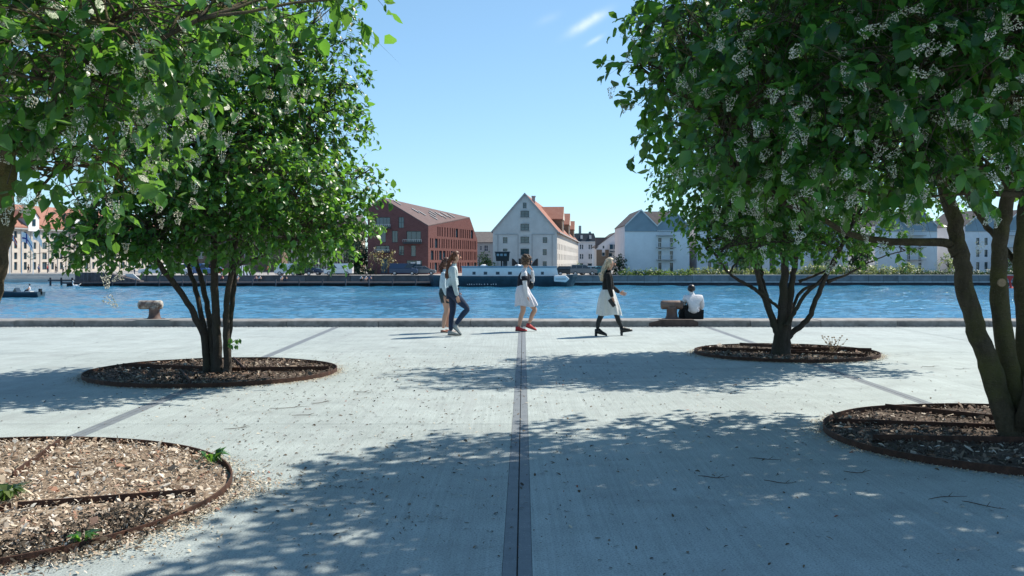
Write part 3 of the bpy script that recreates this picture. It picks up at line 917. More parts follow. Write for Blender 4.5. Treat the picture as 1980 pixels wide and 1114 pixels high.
def build_tree(name, label, base, stems, lobes, n_twig, leaf_size, seed, bark, zmin, n_single=300, n_flower=0, flower_size=.09, extra=(), leaves=(8, 14), keep=None, branch_r=.028, n_extra=260):
    rr = random.Random(seed); rs = np.random.RandomState(seed)
    t = thing(name, label, "tree", base, "cherry trees on the plaza")
    ends = []
    trunk = None
    for i, (pts, r0, r1) in enumerate(stems):
        c = curve(pts, 6, 0.006, rr)
        n = len(c)
        rad = [r0 + (r1 - r0) * (q / (n - 1)) ** 0.8 for q in range(n)]
        if i < 99: rad[0] *= 1.6; rad[1] *= 1.22; rad[2] *= 1.08
        s = MB(); s.tube(c, rad, 12, wob=0.16)
        o = s.build("stem" if i else "trunk", bark, t, True)
        if trunk is None: trunk = o
        for q in range(int(n * .45), n): ends.append((c[q], rad[q]))
    # limbs into each lobe, finer branches to the twigs
    bt = foliage(rs, lobes, n_twig, leaf_size, leaves, zmin=zmin, keep=keep)
    tb, tdir, tl, pos, Bx, By, Bz = bt
    ok = pos[:, 2] > zmin - .2
    pos, Bx, By, Bz = pos[ok], Bx[ok], By[ok], Bz[ok]
    for li, (c, r) in enumerate(lobes):
        c = Vector(c)
        p0, r0 = min(ends, key=lambda e: (e[0] - c).length + max(0, e[0].z - c.z) * 1.5)
        mid = p0.lerp(c, .5) + Vector((rr.gauss(0, .08), rr.gauss(0, .08), rr.uniform(.0, .18)))
        cc = curve([p0, mid, c], 5, .012, rr)
        s = MB(); n = len(cc)
        rb = min(r0 * .8, branch_r)
        s.tube(cc, [rb + (.008 - rb) * q / (n - 1) for q in range(n)], 7, wob=.1)
        for q in range(7):
            dd = Vector((rr.gauss(0, 1), rr.gauss(0, 1), rr.gauss(.2, .8))).normalized()
            e = c + Vector((dd.x * r[0], dd.y * r[1], dd.z * r[2])) * rr.uniform(.6, .95)
            if e.z < zmin + .1: continue
            st = cc[rr.randint(n // 2, n - 1)]
            s.tube(curve([st, st.lerp(e, .5) + Vector((rr.gauss(0, .05), rr.gauss(0, .05), .04)), e], 3, .008, rr), [.010, .009, .008, .007, .006, .005, .003], 5)
        s.build("branch", bark, t, True)
    # twigs
    tb0 = tb - tdir * (tl * .8)[:, None]
    tip = tb + tdir * tl[:, None]; tip[:, 2] -= tl * .33
    q = norm(np.cross(tdir, rs.normal(size=tdir.shape))); q2 = np.cross(tdir, q); w = leaf_size * .028
    ring = lambda p, k: [p + q * k, p - q * .5 * k + q2 * .87 * k, p - q * .5 * k - q2 * .87 * k]
    V = np.stack(ring(tb0, w * 1.4) + ring(tb, w) + [tip], 1)
    fl = np.array([[0, 1, 4, 3], [1, 2, 5, 4], [2, 0, 3, 5]]).ravel().tolist() + [3, 4, 6, 4, 5, 6, 5, 3, 6]
    loops = np.arange(len(tb))[:, None] * 7 + np.array(fl)[None]
    off = np.array(base)
    me = np_mesh("twigs", V.reshape(-1, 3) - off, loops, np.tile([4, 4, 4, 3, 3, 3], len(tb)), M_TWIG)
    tag(link_mesh("twigs", me, t), kind="stuff")
    # leaves: the ones that show largest singly, the rest as one mass
    sz = np.linalg.norm(By, axis=1)
    single = pick_visible(pos, Bz, sz, n_single) if n_single else np.array([], int)
    m = np.ones(len(pos), bool); m[single] = False
    V, loops, sizes = leaf_arrays(Bx[m], By[m], Bz[m], pos[m])
    crown = link_mesh("crown", np_mesh("crown", V - off, loops, sizes, M_LEAF), t)
    tag(crown, kind="stuff")
    for i in single:
        o = bpy.data.objects.new("leaf", LEAF_ME); COL.objects.link(o); o.parent = crown
        p = pos[i] - off
        o.matrix_basis = Matrix(((Bx[i][0], By[i][0], Bz[i][0], p[0]), (Bx[i][1], By[i][1], Bz[i][1], p[1]), (Bx[i][2], By[i][2], Bz[i][2], p[2]), (0, 0, 0, 1)))
    # blossom: where it can be seen
    if n_flower:
        tip2 = tip
        sel = pick_visible(tip2, tdir, np.ones(len(tip2)), n_flower * 4, 26.0)
        sel = np.array([i for i in sel if np.sum(np.sum((pos - tip2[i]) ** 2, 1) < .04) > 14])   # only where leaves stand close
        rs.shuffle(sel)
        # bunched: favour patches
        sc = np.array([mnoise.noise(Vector(tip2[i] * 1.1)) for i in sel])
        sel = sel[np.argsort(-sc)[:n_flower]]
        for k, i in enumerate(sel):
            p = tip2[i] - off
            f = flower_size * rs.uniform(.75, 1.35)
            link_mesh("blossom_cluster", FLOWER_ME[k % 4], t, tuple(p), (rs.normal(0, .9), rs.normal(0, .9), rs.rand() * 6.28), (f, f, f))
        # the rest of the blossom as one mass
        more = pick_visible(tip2, tdir, np.ones(len(tip2)), 9000, 14.0)
        more = np.array([i for i in more if i not in set(sel.tolist()) and abs(tip2[i][0]) > 1.3])
        sc = np.array([mnoise.noise(Vector(tip2[i] * 1.7)) for i in more])
        more = more[np.argsort(-sc)[:n_extra]]
        VV, LL_, SS = [], [], []
        vb = 0
        for k, i in enumerate(more):
            me_ = FLOWER_ME[k % 4]
            co = np.empty(len(me_.vertices) * 3, np.float32); me_.vertices.foreach_get("co", co); co = co.reshape(-1, 3)
            R_ = np.array(Matrix.Rotation(rs.rand() * 6.28, 3, 'Z') @ Matrix.Rotation(rs.normal(0, .9), 3, 'X'))
            VV.append(co @ R_.T * (flower_size * rs.uniform(.6, 1.1)) + (tip2[i] - off))
            lv = np.empty(len(me_.loops), np.int32); me_.loops.foreach_get("vertex_index", lv)
            sv = np.empty(len(me_.polygons), np.int32); me_.polygons.foreach_get("loop_total", sv)
            LL_.append(lv + vb); SS.append(sv); vb += len(co)
        tag(link_mesh("blossom", np_mesh("blossom", np.concatenate(VV), np.concatenate(LL_), np.concatenate(SS), M_FLOWER), t), kind="stuff")
    print(name, "leaves", len(pos), "single", len(single))
    return t

def ball_lobes(rr, c, R, n, rl, zlo=None):
    """n lobes spread through an ellipsoid so that the outline is uneven"""
    out = []
    for i in range(n):
        g = (i + .5) / n
        ph = math.acos(1 - 2 * g); th = math.pi * (1 + 5 ** .5) * i + rr.uniform(-.3, .3)
        k = rr.uniform(.62, .98)
        p = Vector((c[0] + R[0] * k * math.sin(ph) * math.cos(th), c[1] + R[1] * k * math.sin(ph) * math.sin(th), c[2] + R[2] * k * math.cos(ph)))
        if zlo is not None and p.z < zlo: p.z = zlo + rr.uniform(0, .2)
        s = rl * rr.uniform(.75, 1.25)
        out.append((tuple(p), (s, s, s * rr.uniform(.62, .85))))
    out.append((tuple(c), (R[0] * .62, R[1] * .62, R[2] * .62)))
    return out

def pp(d, *pts):   # photo points (px, py[, depth offset]) to world points near distance d
    return [P(p[0], p[1], d + (p[2] if len(p) > 2 else 0)) for p in pts]

# --- left rear tree
rr = random.Random(101)
d = 13.15
stems = [
    (pp(d, (423, 738), (420, 660), (416, 590), (414, 520), (412, 430), (420, 330)), .068, .036),
    (pp(d, (402, 735, .05), (396, 660, .05), (370, 596), (330, 540, -.1), (285, 480, -.3), (230, 400, -.5)), .055, .028),
    (pp(d, (412, 735, .1), (400, 660, .15), (378, 560, .3), (360, 500, .5), (330, 400, .9)), .044, .025),
    (pp(d, (415, 735), (408, 640, .1), (394, 560, .2), (378, 500, .2), (350, 380, .1)), .047, .026),
    (pp(d, (441, 735, -.05), (438, 660, -.05), (437, 600), (446, 530), (455, 470), (500, 370, -.2)), .054, .028),
    (pp(d, (440, 735, .1), (442, 650, .2), (452, 560, .4), (462, 500, .7), (540, 400, 1.1)), .044, .025),
    (pp(d, (447, 530), (470, 508, -.1), (500, 498, -.2), (560, 470, -.4)), .022, .014),
]
lobes = ball_lobes(rr, P(410, 205, 13.3), (1.45, 1.75, 1.95), 26, .70)
for (px, py, dd, r) in [(615, 385, 12.9, .52), (675, 350, 13.2, .30), (650, 415, 12.9, .42), (600, 430, 12.6, .5), (695, 375, 13.1, .24), (700, 335, 13.2, .2), (680, 425, 13.1, .24), (640, 465, 13.0, .26), (560, 440, 12.4, .5), (520, 455, 12.3, .5), (420, 470, 12.2, .45), (330, 470, 12.4, .5), (250, 450, 12.6, .5), (190, 470, 12.8, .42), (140, 480, 12.9, .34), (110, 500, 13.0, .2), (230, 485, 12.6, .36), (290, 490, 12.5, .3), (180, 440, 12.6, .45), (300, 440, 12.2, .5), (200, 420, 12.4, .5),
                        (635, 250, 13.3, .46), (650, 175, 13.6, .38), (640, 90, 13.7, .46), (620, 20, 13.6, .5), (600, 470, 13.2, .35), (560, 350, 12.1, .6), (480, 330, 11.9, .6), (640, 470, 13.4, .25)]:
    lobes.append((tuple(P(px, py, dd)), (r, r, r * .72)))
build_tree("cherry_tree", "sunlit multi-stem cherry tree in the left rear pit, five dark stems", (X(423, d), d, 0), stems, lobes, 4300, .082, 1, M_BARK2, 1.56, 300, 0, branch_r=.026)
# a sprout low on its stem
s = MB(); rr = random.Random(3)
b = P(440, 668, 13.05)
for i in range(7):
    e = b + Vector((rr.uniform(.02, .16), -rr.uniform(.0, .1), rr.uniform(-.05, .12)))
    s.tube([b, e], [.005, .002], 4)
    for q in range(2):
        n0 = e + Vector((rr.uniform(-.02, .04), 0, 0)); w = Vector((.02, 0, .006)); t2 = n0 + Vector((.015, -.01, -.07))
        s.add([n0, n0 + w - Vector((0, 0, .03)), t2, n0 - w - Vector((0, 0, .03))], [(0, 1, 2, 3)])
tag(s.build("stem_sprout", M_LEAF), "small dark leafy sprout low on the left rear tree's stem", "sprout")

# --- right rear tree
rr = random.Random(202)
d = 15.7
stems = [
    (pp(d, (1510, 694), (1512, 650), (1514, 600), (1517, 540), (1516, 470), (1510, 380)), .105, .045),
    (pp(d, (1500, 692), (1503, 645), (1494, 618), (1478, 575, -.1), (1462, 525, -.2), (1440, 440, -.3)), .075, .032),
    (pp(d, (1505, 690, .1), (1503, 640, .15), (1488, 600, .25), (1474, 545, .4), (1468, 490, .5), (1470, 400, .6)), .06, .03),
    (pp(d, (1518, 690, -.05), (1522, 650), (1524, 600), (1532, 545), (1540, 490), (1552, 400)), .075, .035),
    (pp(d, (1518, 660), (1530, 645), (1560, 620, -.1), (1578, 580, -.2), (1592, 545, -.2), (1612, 505, -.3), (1650, 430, -.4)), .055, .028),
    (pp(d, (1522, 630, -.1), (1534, 606, -.15), (1556, 570, -.2), (1585, 545, -.2), (1605, 520, -.1)), .036, .024),
    (pp(d, (1526, 612, .1), (1548, 565, .2), (1580, 548, .3), (1620, 505, .4)), .03, .02),
    (pp(d, (1476, 572, -.1), (1455, 556, -.2), (1425, 540, -.3), (1406, 524, -.4), (1380, 490, -.4)), .03, .018),
    (pp(d, (1512, 600), (1490, 582, -.1), (1470, 566, -.2), (1452, 556, -.3)), .026, .02),
    (pp(d, (1600, 545, -.2), (1640, 530, -.2), (1680, 508, -.3)), .024, .014),
    (pp(d, (1545, 545), (1570, 535), (1600, 522)), .022, .016),
]
lobes = ball_lobes(rr, P(1525, 270, 15.8), (1.45, 1.8, 2.0), 26, .70)
for (px, py, dd, r) in [(1372, 400, 15.6, .36), (1385, 440, 15.4, .38), (1415, 468, 15.0, .42), (1450, 470, 14.6, .5), (1520, 475, 14.5, .5), (1590, 470, 14.7, .5), (1660, 470, 15.0, .45), (1710, 480, 15.2, .4), (1750, 485, 15.4, .3),
                        (1400, 492, 15.3, .28), (1375, 350, 15.8, .36), (1650, 500, 15.5, .25), (1440, 500, 15.2, .25), (1375, 478, 15.6, .2)]:
    lobes.append((tuple(P(px, py, dd)), (r, r, r * .72)))
for (x_, y_, z_, r_) in [(2.55, 16.0, 5.1, .6), (2.75, 15.5, 4.7, .6), (3.1, 15.0, 5.3, .7), (6.3, 15.6, 3.6, .7), (6.8, 15.0, 3.2, .55), (6.0, 16.0, 4.6, .8), (5.2, 15.2, 5.2, .75), (4.2, 15.8, 5.8, .8), (6.6, 15.9, 2.6, .5)]:
    lobes.append(((x_, y_, z_), (r_, r_, r_ * .75)))
build_tree("cherry_tree", "dark shaded multi-stem cherry tree in the right rear pit, spreading forked stems", (X(1510, d), d, 0), stems, lobes, 5000, .082, 2, M_BARK2, 1.58, 300, 0, branch_r=.026)

# --- front right tree
rr = random.Random(303)
d = 8.35
stems = [
    (pp(d, (1962, 862), (1945, 810), (1917, 720), (1890, 640), (1868, 560), (1853, 480), (1838, 400), (1800, 280, .2), (1770, 150, .5)), .106, .048),
    (pp(d, (1975, 860, .1), (1962, 790, .1), (1948, 700, .1), (1938, 620, .1), (1932, 540, .1), (1934, 460, .1), (1950, 370, .1), (1960, 200, -.1)), .095, .055),
    (pp(d, (1992, 860, .1), (1985, 760, .15), (1980, 660, .2), (1976, 560, .3), (1974, 480, .3), (1990, 350, .5), (2060, 150, .9)), .085, .045),
    (pp(d, (1850, 486), (1830, 470, -.02), (1780, 468, -.1), (1710, 466, -.2), (1640, 452, -.3), (1590, 425, -.5), (1520, 395, -.7), (1440, 350, -.9)), .046, .014),
    (pp(d, (1978, 530, .3), (1950, 490, .4), (1910, 440, .5), (1880, 395, .6), (1830, 300, .8)), .032, .02),
    (pp(d, (1990, 800), (2060, 640, .0), (2150, 460, -.1), (2280, 250, -.2)), .085, .04),
    (pp(d, (1990, 820, -.1), (2010, 640, -.5), (2020, 420, -1.0), (2000, 150, -1.6)), .08, .04),
]
lobes = ball_lobes(rr, (4.45, 8.4, 4.35), (2.6, 2.65, 1.9), 34, .82, 2.5)
for (px, py, dd, r) in [(1262, 118, 8.4, .26), (1238, 130, 8.3, .14), (1330, 100, 8.3, .40), (1375, 210, 8.0, .45), (1370, 60, 8.0, .45), (1385, 300, 8.3, .26), (1425, 335, 8.2, .34), (1455, 375, 8.0, .38), (1510, 400, 7.6, .38), (1560, 380, 7.3, .42),
                        (1640, 390, 7.2, .4), (1720, 380, 7.1, .4), (1800, 380, 7.2, .35), (1890, 350, 7.4, .35), (1960, 330, 7.3, .35), (1450, 200, 7.2, .6), (1600, 150, 6.8, .65), (1750, 200, 6.6, .6), (1900, 150, 6.7, .6), (1850, 330, 6.9, .4),
                        (1520, 300, 7.0, .5), (1680, 300, 6.7, .5), (1300, 15, 8.2, .30), (1340, 190, 8.5, .36), (1980, 60, 6.6, .5), (1560, 20, 7.0, .6), (1750, 30, 6.6, .6), (1420, 60, 7.4, .6), (1330, 140, 8.4, .4)]:
    lobes.append((tuple(P(px, py, dd)), (r, r, r * .78)))
front_right = build_tree("cherry_tree", "flowering cherry tree with two thick leaning mossy trunks at the right edge", (X(1965, d), d, 0), stems, lobes, 5400, .096, 3, M_BARK, 1.98, 300, 300, .078, branch_r=.03, leaves=(9, 15), n_extra=520)
s = MB(); c = P(1927, 546, 8.36)
s.lathe([(.034, .0), (.034, .018), (.027, .022), (.0, .016)], c + Vector((-.01, -.115, 0)), 14, 'y')
sc = s.build("sawn_branch_scar", M_CUT, front_right)

# --- front left tree
rr = random.Random(404)
d = 6.6
stems = [
    (pp(d, (-75, 945), (-72, 800), (-48, 660), (-16, 540), (0, 450), (8, 380), (12, 300), (-20, 150), (-60, 0)), .098, .05),
    (pp(d, (-95, 945, .1), (-110, 760, .2), (-150, 560, .3), (-230, 300, .4)), .10, .05),
    (pp(d, (-10, 330, -.2), (20, 280, -.3), (65, 243, -.4), (130, 200, -.5), (230, 120, -.6), (380, 40, -.7)), .036, .014),
    (pp(d, (22, 440), (40, 410, .05), (62, 392, .1), (110, 330, .2), (220, 260, .3)), .014, .008),
]
lobes = ball_lobes(rr, (-4.3, 6.7, 4.2), (2.0, 2.2, 1.45), 24, .75, 2.85)
for (px, py, dd, r) in [(60, 60, 5.6, .42), (160, 40, 5.5, .4), (250, 30, 5.8, .42), (60, 150, 5.6, .38), (150, 150, 5.8, .38), (120, 250, 6.2, .34), (220, 200, 6.6, .36), (190, 330, 7.0, .34), (110, 330, 6.6, .26), (290, 120, 6.4, .36), (360, 40, 6.3, .36),
                        (440, 15, 6.4, .30), (530, -10, 6.5, .28), (620, -22, 6.6, .22), (700, -22, 6.7, .14), (755, -6, 6.7, .06), (20, 300, 5.9, .2), (240, 350, 7.6, .3), (270, 240, 7.3, .28)]:
    lobes.append((tuple(P(px, py, dd)), (r, r, r * .75)))
build_tree("cherry_tree", "flowering cherry tree leaning in at the left edge over the front left pit", (X(-75, d), d, 0), stems, lobes, 2200, .098, 4, M_BARK, 1.82, 300, 90, .085, branch_r=.026, leaves=(8, 14))
# ------------------------------------------------------------------ people
def skin_eval(nodes, edges, root, sub=2):
    """nodes: list of (x,y,z,rx,ry) -> (verts, faces) of a smooth skinned surface"""
    me = bpy.data.meshes.new("tmp_skin")
    me.from_pydata([n[:3] for n in nodes], edges, [])
    o = bpy.data.objects.new("tmp_skin", me); COL.objects.link(o)
    o.modifiers.new("skin", 'SKIN').use_smooth_shade = True
    if not me.skin_vertices: 
        bpy.context.view_layer.objects.active = o
    sv = me.skin_vertices[0].data
    for i, n in enumerate(nodes):
        sv[i].radius = (n[3], n[4]); sv[i].use_root = (i == root); sv[i].use_loose = False
    ss = o.modifiers.new("sub", 'SUBSURF'); ss.levels = sub; ss.render_levels = sub
    dg = bpy.context.evaluated_depsgraph_get(); dg.update()
    ev = o.evaluated_get(dg); m2 = ev.to_mesh()
    vs = [v.co.copy() for v in m2.vertices]; fs = [tuple(p.vertices) for p in m2.polygons]
    ev.to_mesh_clear()
    bpy.data.objects.remove(o); bpy.data.meshes.remove(me)
    return vs, fs

def seg_dist(p, a, b):
    ab = b - a; t = max(0, min(1, (p - a).dot(ab) / max(1e-9, ab.length_squared)))
    return (p - (a + ab * t)).length

def skinned(mb, nodes, chains, root, regions=None, sub=2):
    """nodes: dict name -> (x,y,z,r) ; regions: dict chain index -> material index"""
    names = list(nodes); ix = {n: i for i, n in enumerate(names)}
    nl = []
    for n in names:
        q = nodes[n]; nl.append((q[0], q[1], q[2], q[3], q[4] if len(q) > 4 else q[3]))
    edges = []; reg = []
    for ci, ch in enumerate(chains):
        for a, b in zip(ch[:-1], ch[1:]):
            edges.append((ix[a], ix[b])); reg.append(regions[ci] if regions else 0)
    vs, fs = skin_eval(nl, edges, ix[root], sub)
    co = [Vector(n[:3]) for n in nl]
    groups = {}
    for f in fs:
        c = sum((vs[i] for i in f), Vector()) / len(f)
        best = min(range(len(edges)), key=lambda e: seg_dist(c, co[edges[e][0]], co[edges[e][1]]) / max(nl[edges[e][0]][3], nl[edges[e][1]][3]))
        groups.setdefault(reg[best], []).append(f)
    b = len(mb.v)
    mb.v += [tuple(v) for v in vs]
    for r, ff in groups.items():
        for f in ff: mb.f.append(tuple(b + i for i in f)); mb.m.append(r)

def hand(mb, wrist, dirv, palm_n, mi, curl=0.5, s=1.0):
    """palm and five separate bent fingers; palm_n points out of the palm"""
    d = Vector(dirv).normalized(); n = Vector(palm_n); n = (n - d * n.dot(d)).normalized(); sd = d.cross(n)
    w = Vector(wrist)
    mb.ball(w + d * .045 * s, (.03 * s, .03 * s, .03 * s), 8, 6, mi, lambda v: w + d * .045 * s + sd * (v - w - d * .045 * s).dot(sd) * 1.25 + d * (v - w - d * .045 * s).dot(d) * 1.6 + n * (v - w - d * .045 * s).dot(n) * .55)
    for k, (off, l) in enumerate([(-.028, .068), (-.010, .078), (.009, .073), (.027, .058)]):
        p0 = w + d * .075 * s + sd * off * s
        p1 = p0 + (d * math.cos(curl * .5) + n * math.sin(curl * .5)) * l * .5 * s
        p2 = p1 + (d * math.cos(curl * 1.4) + n * math.sin(curl * 1.4)) * l * .5 * s
        mb.tube([p0 - d * .02 * s, p0, p1, p2], [.009 * s, .0092 * s, .0085 * s, .006 * s], 6, mi)
    p0 = w + d * .025 * s - sd * .028 * s
    p1 = p0 + (d * .7 - sd * .6 + n * .3).normalized() * .035 * s
    p2 = p1 + (d * .9 - sd * .1 + n * .5).normalized() * .03 * s
    mb.tube([p0, p1, p2], [.012 * s, .011 * s, .007 * s], 6, mi)

def face(mb, c, s, mi_skin, mi_dark, mi_lip, look=Vector((1, 0, 0))):
    """nose, eyes, brows, mouth, ears on a head centred at c, looking along look"""
    f = look.normalized(); up = Vector((0, 0, 1)); up = (up - f * up.dot(f)).normalized(); l = up.cross(f)
    A = lambda a, b, z: c + f * a * s + l * b * s + up * z * s
    mb.add([A(.088, 0, .012), A(.085, .014, -.028), A(.116, 0, -.022), A(.085, -.014, -.028), A(.086, 0, -.036)], [(0, 1, 2), (0, 2, 3), (1, 4, 2), (4, 3, 2)], mi_skin)
    for e in (-1, 1):
        mb.ball(A(.080, e * .032, .008), .0105 * s, 6, 5, mi_dark)
        mb.tube([A(.088, e * .014, .028), A(.080, e * .046, .027)], .004 * s, 4, mi_dark)
        mb.ball(A(-.005, e * .078, -.01), (.016 * s, .008 * s, .028 * s), 6, 5, mi_skin)
    mb.tube([A(.082, -.024, -.056), A(.091, 0, -.055), A(.082, .024, -.056)], .0055 * s, 5, mi_lip)

M_LIP = simple("lips", (0.36, 0.13, 0.11), 0.5, 0.1, 8)
M_EYE = simple("eye_dark", (0.02, 0.016, 0.014), 0.3, 0.1, 8)

def strands(mb, pts_fn, n, seg=5, r=.006, mi=0, rr=None):
    for i in range(n):
        p = pts_fn(i)
        k = len(p)
        mb.tube(p, [r * (1 - .75 * q / (k - 1)) for q in range(k)], 4, mi)

def shoe(mb, heel, toe, up, mi, mi_sole, w=.042, h=.075, heel_h=0.0, ankle=0.0):
    """a shaped shoe from heel point to toe point (points on the sole)"""
    h0, t0 = Vector(heel), Vector(toe); d = (t0 - h0); L = d.length; d.normalize(); u = Vector(up); u = (u - d * u.dot(d)).normalized(); sd = d.cross(u)
    st = [(-.06, .62, .9), (.08, .95, 1.0), (.25, .95, .98), (.42, .9, .80), (.62, 1.08, .58), (.82, 1.0, .46), (.96, .62, .34), (1.03, .25, .22)]
    vs = []; fs = []
    for (t, ww, hh) in st:
        c = h0 + d * (t * L)
        for (a, b) in ((-1, .12), (-.85, .0), (.85, .0), (1, .12), (.92, .55), (.45, 1), (-.45, 1), (-.92, .55)):
            vs.append(c + sd * (a * w * ww) + u * (b * h * hh + .012))
    n = 8
    for i in range(len(st) - 1):
        for k in range(n): fs.append((i * n + k, i * n + (k + 1) % n, (i + 1) * n + (k + 1) % n, (i + 1) * n + k))
    fs.append(tuple(range(n - 1, -1, -1))); fs.append(tuple((len(st) - 1) * n + k for k in range(n)))
    mb.add(vs, fs, mi)
    # sole
    s0 = [(-.07, .66), (.1, .98), (.4, .86), (.65, 1.12), (.9, .85), (1.05, .3)]
    top = [h0 + d * (t * L) + sd * (w * ww) + u * .014 for t, ww in s0] + [h0 + d * (t * L) - sd * (w * ww) + u * .014 for t, ww in reversed(s0)]
    bot = [p - u * .016 for p in top]
    m = len(top)
    mb.add(bot + top, [tuple(range(m - 1, -1, -1)), tuple(range(m, 2 * m))] + [(i, (i + 1) % m, m + (i + 1) % m, m + i) for i in range(m)], mi_sole)

def walker(loc, label, J, mats, scale=1.0):
    """J: joints in the walking frame (x forward, y to the left, z up)"""
    t = thing("person", label, "person", loc, "people walking along the quay")
    N = {}
    hip, sh = J['hip'], J['sh']
    hx, hz = hip; sx, sz = sh
    hw, sw = J.get('hw', .085), J.get('sw', .155)
    N['pelvis'] = (hx, 0, hz, .105, .125)
    N['waist'] = (hx * .6 + sx * .4, 0, hz + (sz - hz) * .42, .088, .105)
    N['chest'] = (hx * .2 + sx * .8 + .012, 0, hz + (sz - hz) * .76, .100, .125)
    N['neck0'] = (sx, 0, sz + .035, .055, .06)
    hd = J['head']
    N['neck1'] = (sx * .45 + hd[0] * .55 - .012, 0, sz + (hd[1] - sz) * .5, .045, .045)
    N['jaw'] = (hd[0] + .012, 0, hd[1] - .045, .062, .056)
    N['skull'] = (hd[0] - .004, 0, hd[1] + .03, .088, .076)
    N['top'] = (hd[0] - .01, 0, hd[1] + .085, .052, .048)
    chains = [['pelvis', 'waist', 'chest', 'neck0'], ['neck0', 'neck1', 'jaw', 'skull', 'top']]
    regs = [0, 1]
    for side, y in (('near', -1), ('far', 1)):
        k, a = J[side + '_knee'], J[side + '_ankle']
        N[side + 'hip'] = (hx + .005, y * hw, hz - .06, .095)
        N[side + 'knee'] = (k[0], y * hw * .95, k[1], .058)
        N[side + 'calf'] = (k[0] + (a[0] - k[0]) * .33 - .018, y * hw * .93, k[1] + (a[1] - k[1]) * .33, .055)
        N[side + 'ankle'] = (a[0], y * hw * .9, a[1], .036)
        N[side + 'thigh'] = ((hx * .55 + k[0] * .45), y * hw, (hz - .06) * .55 + k[1] * .45, .078)
        chains.append(['pelvis', side + 'hip', side + 'thigh', side + 'knee']); regs.append(2)
        chains.append([side + 'knee', side + 'calf', side + 'ankle']); regs.append(3)
        e, w = J[side + '_elbow'], J[side + '_wrist']
        ew = e[2] if len(e) > 2 else .06
        ww = w[2] if len(w) > 2 else .05
        N[side + 'sh'] = (sx, y * sw, sz - .015, .052)
        N[side + 'elbow'] = (e[0], y * (sw + ew * .5), e[1], .040)
        N[side + 'fore'] = (e[0] * .6 + w[0] * .4, y * (sw + ew * .3 + ww * .0), e[1] * .6 + w[1] * .4, .037)
        N[side + 'wrist'] = (w[0], y * (sw + ww - .03), w[1], .026)
        chains.append(['neck0' if False else 'chest', side + 'sh', side + 'elbow']); regs.append(4)
        chains.append([side + 'elbow', side + 'fore', side + 'wrist']); regs.append(5)
    mb = MB()
    skinned(mb, N, chains, 'pelvis', regs)
    for side, y in (('near', -1), ('far', 1)):
        e = Vector(N[side + 'fore'][:3]); w = Vector(N[side + 'wrist'][:3])
        hd_dir = (w - e) if side + '_hand' not in J else Vector(J[side + '_hand'])
        hand(mb, w, hd_dir, J.get(side + '_palm', (0.35, -y * 1.0, 0)), 6, J.get(side + '_curl', .55))
    hc = Vector((hd[0], 0, hd[1] + .012))
    face(mb, hc, 1.0, 6, 7, 8, Vector(J.get('look', (1, 0, 0))))
    ml = [mats['torso'], M_SKIN, mats['thigh'], mats['calf'], mats['uparm'], mats['forearm'], M_SKIN, M_EYE, M_LIP]
    mb.build("body", ml, t, True, local=True)
    return t, N

def garment(t, name, N, keys_r, chains, root, mat, sub=2):
    nn = {k: tuple(N[k][:3]) + tuple(r if hasattr(r, '__len__') else (r, r)) for k, r in keys_r.items()}
    mb = MB(); skinned(mb, nn, chains, root, None, sub)
    return mb.build(name, mat, t, True, local=True)

def skirt(t, name, rings, mat, folds=14, amp=.018, seed=0):
    """rings: (cx, z, rx, ry, fold amount)"""
    mb = MB(); seg = 72; vs = []; fs = []
    for i, (cx, z, rx, ry, fa) in enumerate(rings):
        for k in range(seg):
            a = 2 * math.pi * k / seg
            w = 1 + fa * (math.sin(a * folds + seed + .5 * math.sin(a * 3)) * .6 + .4 * math.sin(a * (folds * .53) + 2 * seed))
            dz = fa * .12 * math.sin(a * 3 + seed)
            vs.append((cx + rx * w * math.cos(a), ry * w * math.sin(a), z + dz))
    n = len(rings)
    for i in range(n - 1):
        for k in range(seg):
            k2 = (k + 1) % seg
            fs.append((i * seg + k, i * seg + k2, (i + 1) * seg + k2, (i + 1) * seg + k))
    mb.add(vs, fs)
    return mb.build(name, mat, t, True, local=True)

def hair(t, mat, hc, long_pts=None, n=46, cap=(.104, .094, .112), seed=0, curly=False, fringe=True):
    rr = random.Random(seed); mb = MB(); c = Vector(hc)
    def fn(v):
        q = v - c
        if q.x > .035 and q.z < .055: q.x = .035 + (q.x - .035) * .15
        if q.x > .0 and q.z < -.02: q = Vector((min(q.x, .01), q.y * .9, q.z))
        return c + q * (1 + .05 * mnoise.noise(q * 30))
    mb.ball(c, cap, 18, 14, 0, fn)
    if curly:
        for i in range(150):
            a, z = rr.uniform(0, 6.28), rr.uniform(-.09, .115)
            rad = math.sqrt(max(.05, 1 - (z / .125) ** 2))
            p = Vector((.102 * rad * math.cos(a), .092 * rad * math.sin(a), z))
            if p.x > .05 and z < .04: continue
            mb.ball(c + p, rr.uniform(.016, .028), 6, 5)
    if long_pts:
        for i in range(n):
            u = i / (n - 1) * 2 - 1
            a = rr.uniform(-.05, .05)
            start = c + Vector((-.04 + .05 * (1 - abs(u)) * rr.random() - .03, u * .085, rr.uniform(-.02, .07)))
            p = [start]
            for (x, z, sp) in long_pts:
                p.append(Vector((x + rr.gauss(0, .018), u * sp + rr.gauss(0, .012), z + rr.gauss(0, .02))))
            mb.tube(curve(p, 3), [.013] * (3 * (len(p) - 1)) + [.003], 4)
    return mb.build("hair", mat, t, True, local=True)

